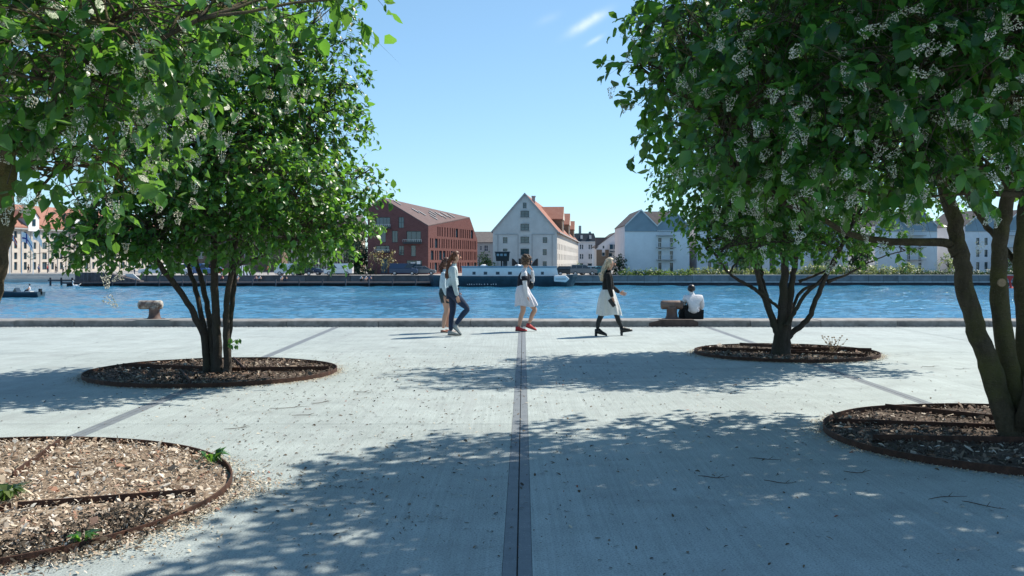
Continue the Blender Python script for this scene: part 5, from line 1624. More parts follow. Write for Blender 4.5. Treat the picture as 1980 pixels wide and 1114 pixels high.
# raised bands on the gable
def bands(s):
    for (x0, x1) in ((958, 1001), (1028, 1072)): F1.box(s, U(x0), U(x1), V(454), V(452.6), .01, .1)
part(wh, "string_course", M_GREYTRIM, bands)
for x0 in (962, 1001, 1028, 1067):
    part(wh, "pilaster", M_GREYTRIM, lambda s: F1.box(s, U(x0), U(x0 + 1.6), 0, V(454.3), .01, .07))
sv = Dp - B; sl = sv.length; F2 = Facade(B.x, B.y, bz, math.atan2(sv.y, sv.x))
ev = V(448)
holes = []
for i in range(17):
    u = 2.0 + i * 5.2
    for v0 in (.7, 2.5, 4.3): holes.append((u, u + 1.5, v0, v0 + 1.05))
part(wh, "side_wall", M_SIDEREND, lambda s: F2.wall(s, [(0, 0), (sl, 0), (sl, ev), (0, ev)], holes, .2))
for h in holes: window(wh, F2, h, .2, 2, 2, M_FRAME_W)
ap = F1.p(U(1014.5), V(376)); br = F1.p(U(1077), V(448)); bl = F1.p(0, V(447)); ru = F2.u * sl
ov = Vector((0, -.25, 0))
def rf(s):
    for a, b in ((ap, br), (bl, ap)):
        k = (b - a).normalized() * .35
        a2, b2 = (a, b + k) if a is ap else (a - k, b)
        s.prism([a2 + ov, b2 + ov, b2 + ru, a2 + ru], (0, 0, .2))
part(wh, "roof", M_ORANGE, rf)
part(wh, "verge", M_GREYTRIM, lambda s: (s.prism([ap + ov * 1.3, br + ov * 1.3 + Vector((.3, 0, -.35)), br + ov * 1.3 + Vector((.3, 0, -.05)), ap + ov * 1.3 + Vector((0, 0, .3))], (0, .2, 0)),
                                         s.prism([bl + ov * 1.3 + Vector((-.3, 0, -.35)), ap + ov * 1.3, ap + ov * 1.3 + Vector((0, 0, .3)), bl + ov * 1.3 + Vector((-.3, 0, -.05))], (0, .2, 0))))
part(wh, "gutter", M_GREYTRIM, lambda s: F2.box(s, 0, sl, ev - .2, ev - .02, .3, .5))
part(wh, "rear_wall", M_GREYREND, lambda s: (s.poly([p + ru for p in (F1.p(U(1077), 0), A, bl, ap, br)]), s.poly([A, A + ru, bl + ru, bl])))
part(wh, "chimney", M_GREYTRIM, lambda s: (s.box(X(1029, 175), X(1035, 175), 176, 177, Z(400, 175), Z(380, 175)), s.box(X(1028, 175), X(1036, 175), 175.9, 177.1, Z(380.5, 175), Z(378, 175))))
def dormer(u, w, hz, name="dormer"):
    c = F2.p(u, ev, -.6)
    dm = part(wh, name, M_BROWNBRICK, lambda s: F2.box(s, u - w / 2, u + w / 2, ev - .1, ev + hz, -5.0, -.4))
    f0, f1 = F2.p(u - w / 2 - .2, ev + hz, -.2), F2.p(u + w / 2 + .2, ev + hz, -.2); t = F2.p(u, ev + hz + w * .42, -.2); back = -F2.n * 5.6
    part(dm, "dormer_roof", M_ORANGE, lambda s: (s.prism([f0, t, t + back, f0 + back], (0, 0, .15)), s.prism([t, f1, f1 + back, t + back], (0, 0, .15))))
    part(dm, "dormer_gable", M_CREAM, lambda s: s.prism([f0 + F2.u * .2, f1 - F2.u * .2, t - Vector((0, 0, .1))], -F2.n * .2))
    window(dm, F2, (u - .45, u + .45, ev + .5, ev + hz - .3), .36, 1, 2, M_FRAME_W)
dormer(26, 6.0, 3.0); dormer(52, 6.0, 2.9); dormer(76, 5.0, 2.6)

# --- generic pitched or flat blocks behind
def block(name, label, px0, px1, py_eave, d, depth, wallm, wins, roof=None, roofm=None, base=None, frame=None, nxny=(2, 2), ground=None):
    m = d / K; b = FAR_Z
    U = lambda px: (px - px0) * m
    V = lambda py: Z(py, d) - b
    F = Facade(X(px0, d), d, b, 0.0)
    t = thing(name, label, "building", (X((px0 + px1) / 2, d), d + depth / 2, b))
    w = U(px1); e = V(py_eave)
    hs = [(U(a), U(b_), V(q), V(p)) for a, b_, p, q in wins]
    poly = [(0, 0), (w, 0), (w, e)] + ([(U(roof[1]), V(roof[2]))] if roof and roof[0] == 'gable' else []) + [(0, e)]
    part(t, "wall", wallm, lambda s: (F.wall(s, poly, hs, .2), s.poly([F.p(0, 0), F.p(0, e), F.p(0, e, -depth), F.p(0, 0, -depth)]), s.poly([F.p(w, 0), F.p(w, 0, -depth), F.p(w, e, -depth), F.p(w, e)])))
    for h in hs: window(t, F, h, .2, nxny[0], nxny[1], frame or M_FRAME_W)
    if roof:
        if roof[0] == 'gable':
            ap, l, r = F.p(U(roof[1]), V(roof[2]), .2), F.p(-.2, e - .1, .2), F.p(w + .2, e - .1, .2); bk = Vector((0, depth, 0))
            part(t, "roof", roofm, lambda s: (s.prism([l, ap, ap + bk, l + bk], (0, 0, .2)), s.prism([ap, r, r + bk, ap + bk], (0, 0, .2))))
        elif roof[0] == 'side':      # ridge parallel to the facade
            tz = V(roof[1]); l, r = F.p(-.3, e, .3), F.p(w + .3, e, .3); a, c = F.p(-.3, tz, -depth / 2), F.p(w + .3, tz, -depth / 2); l2, r2 = F.p(-.3, e, -depth - .3), F.p(w + .3, e, -depth - .3)
            part(t, "roof", roofm, lambda s: (s.prism([l, r, c, a], (0, 0, .18)), s.prism([a, c, r2, l2], (0, 0, .18)), s.poly([l, a, l2]), s.poly([r, r2, c])))
        elif roof[0] == 'mansard':
            tz = V(roof[1]); q = 1.2
            bb = [F.p(-.2, e, .2), F.p(w + .2, e, .2), F.p(w + .2, e, -depth), F.p(-.2, e, -depth)]; tt = [F.p(.5, tz, -q), F.p(w - .5, tz, -q), F.p(w - .5, tz, -depth + q), F.p(.5, tz, -depth + q)]
            part(t, "roof", roofm, lambda s: s.hexa(bb + tt))
    return t, F, U, V
t, F, U, V = block("apartment_building", "low grey block with steep roof between the red building and warehouse", 918, 957, 470, 245, 12, M_GREYTRIM, [(927, 932, 475, 484), (936, 944, 474, 486), (927, 932, 491, 500), (936, 944, 490, 502)], ('side', 448), M_GREYROOF)
t, F, U, V = block("apartment_building", "pale stucco house with dark mansard roof right of the warehouse", 1110, 1152.5, 467, 275, 14, M_PALEWALL2,
                   [(1121, 1124, 473, 482), (1125, 1128, 473, 482), (1138, 1141, 473, 482), (1142, 1145, 473, 482), (1121, 1124, 491, 501), (1125, 1128, 491, 501), (1138, 1141, 491, 501), (1142, 1145, 491, 501), (1121, 1128, 509, 520), (1136, 1146, 509, 520)], ('mansard', 451), M_SLATE, nxny=(1, 2))
part(t, "chimney", M_GREYTRIM, lambda s: s.box(X(1119.5, 280), X(1124, 280), 280, 281.5, Z(455, 280), Z(436.5, 280)))
part(t, "chimney", M_GREYTRIM, lambda s: s.box(X(1139, 280), X(1143, 280), 280, 281.5, Z(455, 280), Z(448, 280)))
part(t, "cornice", M_FRAME_W, lambda s: F.box(s, -.2, U(1152.5) + .2, V(468.5), V(467), .02, .35))
for px in (1122.5, 1139.5): part(t, "dormer_window", M_FRAME_W, lambda s: F.box(s, U(px), U(px + 4), V(462), V(455), -1.2, .1))
t, F, U, V = block("apartment_building", "white gabled house over brown brick with stacked balconies", 1153, 1208, 478, 255, 14, M_PALEWALL2, [(1165, 1169, 475, 481), (1164, 1170, 488, 495), (1177, 1184, 489, 500), (1190, 1200, 489, 500), (1177, 1184, 505, 516)], ('gable', 1189, 451), M_GREYROOF, nxny=(1, 1))
part(t, "brick_base", M_BROWNBRICK, lambda s: (F.box(s, .05, U(1163.8), 0, V(483), .01, .25), F.box(s, U(1163.8), U(1176.8), 0, V(495.2), .01, .25), F.box(s, U(1170.2), U(1176.8), V(495), V(483), .012, .252), F.box(s, U(1200.2), U(1208), 0, V(483), .01, .25)))
part(t, "bay_glazing", M_GLASS, lambda s: F.box(s, U(1178), U(1201), V(487), V(473), .02, .6))
part(t, "bay_frame", M_FRAME_W, lambda s: [F.box(s, U(x), U(x + .8), V(487.2), V(472.8), .01, .66) for x in (1177.5, 1185, 1193, 1200.5)])
for py in (488, 502, 515): part(t, "balcony", M_GREYTRIM, lambda s: (F.box(s, U(1178), U(1201), V(py + 1.2), V(py), .02, 1.4), F.box(s, U(1178), U(1201), V(py) + .3, V(py) + .8, 1.34, 1.4)))
part(t, "side_roof", M_GREYROOF, lambda s: s.prism([F.p(-.2, V(482), .3), F.p(U(1180), V(459), -1), F.p(0, V(459), -1)], (0, 2, 0)))

# --- blue-grey twin gable houses along the right-hand quay
def twin(label, px0, px1, d, seed, windows=False, skew=0.0):
    m = d / K; b = FAR_Z; w = (px1 - px0) * m; g = w / 2
    F = Facade(X(px0, d), d, b, skew); V = lambda py: Z(py, d) - b
    t = thing("twin_gable_house", label, "building", (X((px0 + px1) / 2, d), d + 8, b), "twin gabled houses on the right quay")
    e, a, band = V(437), V(407), V(447)
    c0, c1 = g * 1.02, g * 1.50      # balcony bay
    holes = []
    for v0, v1 in ((.3, 2.0), (2.3, 3.95), (4.3, 6.1)):
        holes += [(c0 + .1, c0 + .62, v0, v1), (c1 - .55, c1 - .03, v0, v1)]
    if windows:
        for i in range(3):
            for v0 in (.9, 3.0, 5.0): holes.append((g * .3 + i * 1.4, g * .3 + i * 1.4 + .55, v0, v0 + 1.2))
    part(t, "wall", M_PALEWALL if not windows else M_PALEWALL2, lambda s: F.wall(s, [(0, 0), (w, 0), (w, band), (0, band)], holes, .25))
    for h in holes: window(t, F, h, .25, 1, 2, M_FRAME_D)
    for k in (0, 1):
        u0 = k * g
        part(t, "gable_cladding", M_BLUECLAD, lambda s: s.prism([F.p(u0 + .02, band, .03), F.p(u0 + g - .02, band, .03), F.p(u0 + g - .02, e, .03), F.p(u0 + g / 2, a, .03), F.p(u0 + .02, e, .03)], -F.n * .3))
        bk = -F.n * 16
        rf = part(t, "roof", M_GREYROOF, lambda s: (s.prism([F.p(u0 - .1, e - .05, .2), F.p(u0 + g / 2, a + .05, .2), F.p(u0 + g / 2, a + .05, .2) + bk, F.p(u0 - .1, e - .05, .2) + bk], (0, 0, .12)),
                                                    s.prism([F.p(u0 + g / 2, a + .05, .2), F.p(u0 + g + .1, e - .05, .2), F.p(u0 + g + .1, e - .05, .2) + bk, F.p(u0 + g / 2, a + .05, .2) + bk], (0, 0, .12))))
        part(rf, "verge_board", M_FRAME_W, lambda s: (s.prism([F.p(u0, e - .12, .22), F.p(u0 + g / 2, a - .02, .22), F.p(u0 + g / 2, a + .22, .22), F.p(u0, e + .12, .22)], F.n * .08),
                                                      s.prism([F.p(u0 + g / 2, a - .02, .22), F.p(u0 + g, e - .12, .22), F.p(u0 + g, e + .12, .22), F.p(u0 + g / 2, a + .22, .22)], F.n * .08)))
    # cross roof closing the valley behind
    part(t, "cross_roof", M_GREYROOF, lambda s: s.prism([F.p(g * .5, e - .3, -2.0), F.p(g * 1.5, e - .3, -2.0), F.p(g * 1.5, a - .02, -5.0), F.p(g * .5, a - .02, -5.0)], (0, 0, .1)))
    part(t, "band_moulding", M_GREYTRIM, lambda s: F.box(s, .0, w, band - .1, band - .01, .035, .1))
    part(t, "side_wall", M_PALEWALL2, lambda s: s.poly([F.p(0, 0), F.p(0, e), F.p(0, e, -16), F.p(0, 0, -16)]))
    part(t, "side_wall", M_PALEWALL2, lambda s: s.poly([F.p(w, 0), F.p(w, 0, -16), F.p(w, e, -16), F.p(w, e)]))
    for py in (455, 478, 502):
        bl = part(t, "balcony", M_GREYTRIM, lambda s: F.box(s, c0 - .25, c1 + .3, V(py) - .12, V(py), .02, 1.3))
        def rail(s):
            F.box(s, c0 - .25, c1 + .3, V(py) + .72, V(py) + .78, 1.22, 1.3)
            for i in range(11): u = c0 - .22 + (c1 - c0 + .48) * i / 10; F.box(s, u - .02, u + .02, V(py), V(py) + .72, 1.24, 1.28)
        part(bl, "railing", M_FRAME_W, rail)
    return t
twin("pale blue-grey twin gabled house left of the right rear tree", 1208, 1333, 165, 1)
twin("twin gabled house behind the left-leaning stems of the right rear tree", 1348, 1488, 166, 2, True)
twin("twin gabled house behind the right-leaning stems of the right rear tree", 1500, 1640, 168, 5)
twin("blue-grey twin gabled house behind the right end of the pale hedge", 1692, 1812, 170, 3)
twin("pale twin gabled house with slot windows behind the leaning right trunks", 1866, 2010, 168, 4, True)

# --- orange-roofed warehouse on the far left
F = Facade(-104.5, 172, FAR_Z, math.radians(80)); Lw = 86.0; e = 9.0; rz = 14.0
ow = thing("warehouse", "long cream warehouse with orange tiled roof and white dormers, far left", "building", (-110, 210, FAR_Z))
holes = []
bays = [i for i in range(30)]
for i in range(29):
    u = 1.2 + i * 2.95
    big = i % 5 == 2
    for r in range(4):
        v0 = .5 + r * 2.15
        holes.append((u, u + (1.5 if big else .95), v0, v0 + (1.35 if r else 1.6)))
part(ow, "wall", M_CREAM, lambda s: F.wall(s, [(0, 0), (Lw, 0), (Lw, e), (0, e)], holes, .25))
for h in holes: window(ow, F, h, .25, 2 if h[1] - h[0] > 1.2 else 1, 2, M_FRAME_D)
for i in range(30):
    u = .3 + i * 2.95
    part(ow, "downpipe_pilaster", M_GREYTRIM, lambda s: F.box(s, u, u + .16, 0, e - .1, .01, .12))
part(ow, "roof", M_ORANGE, lambda s: (s.prism([F.p(-.3, e, .5), F.p(Lw + .3, e, .5), F.p(Lw + .3, rz, -6.5), F.p(-.3, rz, -6.5)], (0, 0, .25)), s.prism([F.p(-.3, rz, -6.5), F.p(Lw + .3, rz, -6.5), F.p(Lw + .3, e, -13.5), F.p(-.3, e, -13.5)], (0, 0, .25))))
part(ow, "gutter", M_GREYTRIM, lambda s: F.box(s, 0, Lw, e - .3, e - .02, .3, .55))
part(ow, "end_wall", M_CREAM, lambda s: (s.poly([F.p(0, 0), F.p(0, e), F.p(0, rz, -6.5), F.p(0, e, -13), F.p(0, 0, -13)]), s.poly([F.p(Lw, 0), F.p(Lw, 0, -13), F.p(Lw, e, -13), F.p(Lw, rz, -6.5), F.p(Lw, e)])))
for u in (14.5, 33.0, 48.5, 63.0, 77.0):
    w = 3.4; hz = 2.2
    dm = part(ow, "dormer", M_WHITE, lambda s: s.prism([F.p(u - w / 2, e - .6, .6), F.p(u + w / 2, e - .6, .6), F.p(u + w / 2, e + hz, .6), F.p(u, e + hz + 1.5, .6), F.p(u - w / 2, e + hz, .6)], -F.n * .4))
    part(dm, "dormer_cheek", M_GREYTRIM, lambda s: F.box(s, u - w / 2 + .02, u + w / 2 - .02, e - .2, e + hz - .05, -3.4, .19))
    f0, f1, tt = F.p(u - w / 2 - .25, e + hz - .1, .8), F.p(u + w / 2 + .25, e + hz - .1, .8), F.p(u, e + hz + 1.6, .8); bk = -F.n * 5.5
    part(dm, "dormer_roof", M_ORANGE, lambda s: (s.prism([f0, tt, tt + bk, f0 + bk], (0, 0, .15)), s.prism([tt, f1, f1 + bk, tt + bk], (0, 0, .15))))
    window(dm, F, (u - .5, u + .5, e + .5, e + 1.9), -.62, 1, 2, M_FRAME_D)

# --- blocks glimpsed behind the left rear tree
block("apartment_building", "dark brick block glimpsed under the left rear tree's crown", 330, 545, 420, 215, 14, M_BROWNBRICK, [(x, x + 9, y, y + 14) for x in range(340, 535, 22) for y in (430, 458, 486)], ('side', 398), M_GREYROOF)
t, F, U, V = block("slatted_building", "pale slatted timber block behind the parked white van", 556, 690, 430, 205, 12, M_BROWNBRICK, [], ('side', 415), M_GREYROOF)
for i in range(26):
    part(t, "slat", M_CREAM, lambda s: F.box(s, .3 + i * .55, .3 + i * .55 + .22, .1, V(440), .02, .3))

# --- flagpoles and flags on the far left
def flag(px, d, py_top, wv, hv, label, paint):
    x = X(px, d); zt = Z(py_top, d)
    pole = thing("flagpole", label, "flagpole", (x, d, FAR_Z), "flagpoles before the cream warehouse")
    s = MB(); s.tube([(x, d, FAR_Z), (x, d, zt)], [.07, .045], 8); s.build("pole", M_WHITE, pole)
    nx, nz = 14, 6
    s = MB()
    for i in range(nx):
        for k in range(nz):
            def q(a, b): u = a / nx; return (x + .06 + wv * u * .8, d + .22 * math.sin(u * 5), zt - .1 - hv * b / nz - wv * .75 * u * u)
            s.add([q(i, k), q(i + 1, k), q(i + 1, k + 1), q(i, k + 1)], [(0, 1, 2, 3)], paint(i / nx, k / nz))
    s.build("flag", [M_WHITE, M_RED, simple("flag_blue", (.03, .06, .25), .8)], pole, True)
flag(19, 172, 452, 1.6, 1.1, "flagpole with red flag crossed in white beside the left trunk", lambda u, v: 0 if (.28 < u < .42 or .4 < v < .6) else 1)
flag(42, 173, 448, 2.4, 1.7, "flagpole with white flag crossed in blue, far left", lambda u, v: 2 if (.28 < u < .42 or .4 < v < .6) else 0)
flag(64, 174, 448, 2.0, 1.3, "flagpole with plain white flag, right of the blue cross flag", lambda u, v: 0)
# ------------------------------------------------------------------ boats
d = 149.0
bx = X(970, d)
barge = thing("barge", "long navy barge with white deckhouse moored before the warehouse", "barge", (bx, d + 2.5, WATER_Z))
x0, x1 = X(826, d), X(1119, d)
zt = Z(534, d)
def hull(s):
    sec = []
    n = 26
    for i in range(n + 1):
        t = i / n; x = x0 + (x1 - x0) * t
        e = min(1, t / .10, (1 - t) / .10)
        w = 2.6 * (1 - (1 - e) ** 2.2) + .15
        sheer = .28 * (max(0, (t - .75) / .25) ** 2) + .16 * max(0, (.15 - t) / .15)
        rake = .9 * max(0, (t - .93) / .07) - .6 * max(0, (.05 - t) / .05)
        sec.append([(x - rake, -w * .75, WATER_Z - .5), (x, -w, zt - .35 + sheer), (x, -w * 1.02, zt + sheer), (x, w * 1.02, zt + sheer), (x, w, zt - .35 + sheer), (x - rake, w * .75, WATER_Z - .5)])
    vs = [(p[0], d + 2.6 + p[1], p[2]) for q in sec for p in q]
    fs = []
    for i in range(n):
        for k in range(5): fs.append((i * 6 + k, i * 6 + k + 1, (i + 1) * 6 + k + 1, (i + 1) * 6 + k))
    fs += [tuple(range(6)), tuple(n * 6 + k for k in range(5, -1, -1))]
    s.add(vs, fs)
part(barge, "hull", M_HULL, hull)
part(barge, "rubbing_strake", M_BLACK, lambda s: s.box(x0 + 2.4, x1 - 2.4, d - .12, d + .05, zt - .42, zt - .32))
dk0, dk1 = X(893, d), X(1081, d); dz0, dz1 = zt - .05, Z(517.5, d)
cabin_w = [(X(913, d), X(919.5, d)), (X(935, d), X(942, d)), (X(958.5, d), X(966, d)), (X(982, d), X(990, d)), (X(1046, d), X(1052, d))]
Fb = Facade(dk0, d + .55, dz0, 0.0)
hs = [(a - dk0, b - dk0, Z(531.5, d) - dz0, Z(525.5, d) - dz0) for a, b in cabin_w]
L, H = dk1 - dk0, dz1 - dz0
part(barge, "deckhouse", M_WHITE, lambda s: (Fb.wall(s, [(0, 0), (L, 0), (L - .35, H), (0, H)], hs, .1), s.poly([Fb.p(L, 0), Fb.p(L, 0, -3.8), Fb.p(L - .35, H, -3.8), Fb.p(L - .35, H)]), s.poly([Fb.p(0, 0), Fb.p(0, H), Fb.p(0, H, -3.8), Fb.p(0, 0, -3.8)])))
for h in hs: window(barge, Fb, h, .1, 1, 1, M_BLUECLAD, fw=.05)
part(barge, "deckhouse_roof", simple("blue_roof_paint", (.16, .27, .36), .6), lambda s: Fb.box(s, -.15, L - .25, H, H + .2, -3.9, .12))
wz0, wz1 = Z(517.5, d) + .2, Z(488, d)
wb = part(barge, "wheelhouse", M_BLACK, lambda s: s.hexa([(X(959, d), d + 1.6, Z(505, d)), (X(984, d), d + 1.6, Z(505, d)), (X(984, d), d + 3.4, Z(505, d)), (X(959, d), d + 3.4, Z(505, d)), (X(957, d), d + 1.4, wz1), (X(985.5, d), d + 1.4, wz1), (X(985.5, d), d + 3.6, wz1), (X(957, d), d + 3.6, wz1)]))
part(barge, "wheelhouse_roof", M_SLATE, lambda s: s.box(X(956, d), X(986.5, d), d + 1.3, d + 3.7, wz1 + .003, wz1 + .12))
for a in (960, 967, 974.5): part(wb, "wheelhouse_window", M_BLUECLAD, lambda s: s.box(X(a, d), X(a + 5, d), d + 1.36, d + 1.5, Z(495, d), Z(490.5, d)))
for a in (968, 975): part(barge, "wheelhouse_post", M_BLACK, lambda s: s.box(X(a, d), X(a + 3, d), d + 2, d + 2.4, wz0, Z(505, d)))
for px in (926, 1000): part(barge, "mast", M_BLACK, lambda s: s.tube([(X(px, d), d + 1.2, dz1 + .18), (X(px, d), d + 1.2, Z(496, d) if px < 950 else Z(507, d))], [.09, .06], 8))
for px in (935, 1002, 1012): part(barge, "roof_dome", M_WHITE, lambda s: s.ball((X(px, d), d + 2.4, dz1 + .2), (.55, .45, .28), 12, 8), True)
# white dinghy hung on the hull side
def ding(s):
    xa, xb = X(1071, d), X(1101, d); za, zb = Z(546, d), Z(532.5, d)
    n = 14
    outl = [(xa, za + .1), (xb - .55, za), (xb, (za + zb) / 2), (xb - .55, zb), (xa, zb - .06)]
    s.prism([(a, d - .45, b) for a, b in outl], (0, .35, 0))
dg = thing("dinghy", "small white pointed dinghy hung on the barge's bow side", "dinghy", (X(1086, d), d - .2, Z(539, d)))
o = part(dg, "hull", M_WHITE, ding); bv = o.modifiers.new("bevel", 'BEVEL'); bv.width = .12; bv.segments = 2
part(dg, "gunwale_stripe", M_BLUECLAD, lambda s: s.box(X(1074, d), X(1094, d), d - .47, d - .44, Z(540.2, d), Z(538.8, d)))
# white hull lettering: short worn strokes
for i, px in enumerate([903, 907, 911, 916, 921, 926, 930, 936, 942, 949, 953, 958, 1046, 1050, 1064]):
    part(barge, "hull_mark", M_FRAME_W, lambda s: s.box(X(px, d), X(px + 1.8, d), d - .03, d + .06, Z(551 if px < 1000 else 542, d), Z((548.6 if i % 3 else 549.4) if px < 1000 else 537, d)))

# speedboat with helmsman, far left on the water
d = K * (EYE - WATER_Z) / 70.5
sb = thing("speedboat", "low navy speedboat crossing at the far left", "boat", (X(35, d), d, WATER_Z))
def sbh(s):
    n = 16; vs = []; fs = []
    xa, xb = X(80, d), X(-40, d)      # stern at the right, bow to the left
    for i in range(n + 1):
        t = i / n; x = xa + (xb - xa) * t
        w = .95 * (1 - max(0, (t - .45) / .55) ** 2.2); top = WATER_Z + .62 + .35 * max(0, t - .3)
        vs += [(x, d - w * .5, WATER_Z - .3 + .3 * max(0, t - .7)), (x, d - w, top - .12), (x, d - w * .96, top), (x, d + w * .96, top), (x, d + w, top - .12), (x, d + w * .5, WATER_Z - .3)]
    for i in range(n):
        for k in range(5): fs.append((i * 6 + k, i * 6 + k + 1, (i + 1) * 6 + k + 1, (i + 1) * 6 + k))
    fs += [tuple(range(6)), tuple(n * 6 + k for k in range(5, -1, -1))]
    s.add(vs, fs)
part(sb, "hull", M_HULL, sbh)
part(sb, "windscreen", M_CARGLASS, lambda s: s.prism([(X(28, d), d - .5, WATER_Z + .6), (X(37, d), d - .5, WATER_Z + .6), (X(33, d), d - .5, WATER_Z + 1.05)], (0, 1, 0)))
part(sb, "outboard", M_BLACK, lambda s: (s.box(X(76, d), X(80, d), d - .2, d + .2, WATER_Z + .3, WATER_Z + .95), s.box(X(77, d), X(79, d), d - .08, d + .08, WATER_Z - .4, WATER_Z + .3)))
part(sb, "seat", M_FRAME_W, lambda s: s.box(X(52, d), X(62, d), d - .4, d + .4, WATER_Z + .4, WATER_Z + .7))

# ------------------------------------------------------------------ far figures
def mini(loc, label, top, bottom, hairm, seated=True, rot=0.0, group="people on the far quay", s=1.0):
    t = thing("person", label, "person", loc, group)
    t.rotation_euler = (0, 0, rot)
    if seated: N = {'p': (0, 0, .12, .15, .11), 'c': (0, .0, .42, .16, .11), 'n': (0, -.02, .58, .055, .055), 'h': (0, -.02, .72, .09, .10), 'lk': (-.1, -.42, .18, .07), 'la': (-.1, -.44, -.25, .05), 'rk': (.12, -.42, .18, .07), 'ra': (.12, -.44, -.25, .05), 'le': (-.24, -.06, .30, .045), 'lw': (-.14, -.3, .24, .03), 're': (.24, -.06, .30, .045), 'rw': (.14, -.3, .24, .03)}
    else: N = {'p': (0, 0, .92, .15, .11), 'c': (0, 0, 1.28, .16, .11), 'n': (0, 0, 1.46, .055, .055), 'h': (0, 0, 1.60, .09, .10), 'lk': (-.1, -.05, .5, .07), 'la': (-.1, 0, .06, .05), 'rk': (.1, .05, .5, .07), 'ra': (.1, .08, .06, .05), 'le': (-.23, 0, 1.1, .045), 'lw': (-.24, -.1, .85, .03), 're': (.23, 0, 1.1, .045), 'rw': (.24, -.1, .85, .03)}
    mb = MB()
    skinned(mb, N, [['p', 'c', 'n'], ['n', 'h'], ['p', 'lk', 'la'], ['p', 'rk', 'ra'], ['c', 'le', 'lw'], ['c', 're', 'rw']], 'p', [0, 1, 2, 2, 0, 1], 1)
    mb.build("body", [top, M_SKIN, bottom], t, True, local=True)
    hz = .76 if seated else 1.64
    m2 = MB(); m2.ball((0, .02, hz), (.10, .105, .09), 8, 6); m2.build("hair", hairm, t, True, local=True)
    return t
M_TEE = [M_WHITEC, simple("pink_tee", (.6, .25, .25), .9), simple("red_tee", (.5, .05, .05), .9), simple("blue_tee", (.08, .14, .3), .9), M_BLACKC, simple("orange_tee", (.65, .2, .05), .9)]
mini((X(57, d), d, WATER_Z + .62), "person in white steering the navy speedboat", M_WHITEC, M_DENIMD, M_BLACKH, True, math.radians(-90), None)
dq = 155.2
spots = [(170, -1.0, 0), (186, -1.3, 1), (222, -1.35, 4), (234, -1.35, 0), (430, -1.4, 2), (460, -1.4, 0), (495, -1.35, 1), (503, -1.35, 0), (545, -1.4, 0), (553, -1.4, 4), (699, -1.4, 0), (708, -1.4, 0), (716, -1.4, 3)]
cloth = ["white", "pink", "red", "blue", "black", "orange"]
where = ["at the slatted stage's left half", "against the slatted stage", "at the foot of the pale ramp", "beside the pale ramp", "just left of the striped tent", "below the striped tent", "right of the striped tent, leftmost of a pair", "right of the striped tent, right one of a pair",
         "below the dark parked cars, left of a pair", "below the dark parked cars, right of a pair", "leftmost of three below the red building", "middle of three below the red building", "rightmost of three below the red building"]
for i, (px, z, c) in enumerate(spots):
    mini((X(px, dq), dq, -1.72 + .25), "%s-shirted person sitting on the boardwalk %s" % (cloth[c], where[i]), M_TEE[c], [M_DENIMD, M_BLACKC, M_SKIN][i % 3], [M_BLACKH, M_BLOND, M_BROWNH][i % 3])
for i, (px, dd, c, w) in enumerate([(55, 184.5, 4, "by the flags at the far left"), (75, 184, 3, "before the warehouse, right of the flags"), (92, 184.5, 2, "on the stone quay left of the jetty"), (108, 184, 4, "on the stone quay above the jetty"), (122, 185, 0, "above the jetty's right end"), (260, 160, 0, "beside the pale ramp's top"), (518, 160, 5, "left of the white box van"), (535, 161, 0, "close to the white box van")]):
    mini((X(px, dd), dd, FAR_Z), "distant %s-shirted person standing %s" % (cloth[c], w), M_TEE[c], M_DENIMD, M_BROWNH, False, i * .9)

# slatted timber stage and ramp on the boardwalk
st = thing("timber_stage", "grey slatted timber stage wall on the left boardwalk", "stage", (X(172, 154), 154, -1.72))
for i in range(15):
    xa = X(146, 153.6) + i * .30
    s = MB(); s.box(xa, xa + .27, 153.4, 155.4, -1.72, Z(527, 154)); s.build("board", M_TIMBER, st)
rp = thing("timber_ramp", "sloping grey timber ramp descending right from the stage", "ramp", (X(232, 154), 154, -1.72))
for i in range(18):
    xa = X(146, 153.6) + 15 * .30 + .05 + i * .30
    za = Z(527, 154) + (-1.55 - Z(527, 154)) * (i + .5) / 18
    s = MB(); s.box(xa, xa + .27, 153.5, 155.5, -1.72, za); s.build("board", M_TIMBER, rp)
s = MB(); s.prism([(X(250, 155), 155.3, -1.6), (X(272, 155), 155.3, -1.6), (X(256, 155), 155.3, -.5), (X(240, 155), 155.3, -.5)], (0, .3, 0))
tag(s.build("gangway", M_FRAME_W), "short pale sloping gangway leaning on the quay", "gangway")
# swan by the jetty
s = MB(); c = Vector((X(147, 150), 150, WATER_Z + .12))
s.ball(c, (.5, .26, .24), 12, 8); s.tube(curve([c + Vector((-.35, 0, .1)), c + Vector((-.5, 0, .4)), c + Vector((-.42, 0, .75)), c + Vector((-.55, 0, .8))], 4), [.12, .1, .09, .08, .075, .07, .07, .07, .07, .07, .07, .08, .05], 8)
s.prism([c + Vector((.3, -.2, .1)), c + Vector((.75, 0, .35)), c + Vector((.3, .2, .1))], (0, 0, .06))
tag(s.build("swan", M_WHITE, None, True), "white swan floating off the end of the jetty", "swan")

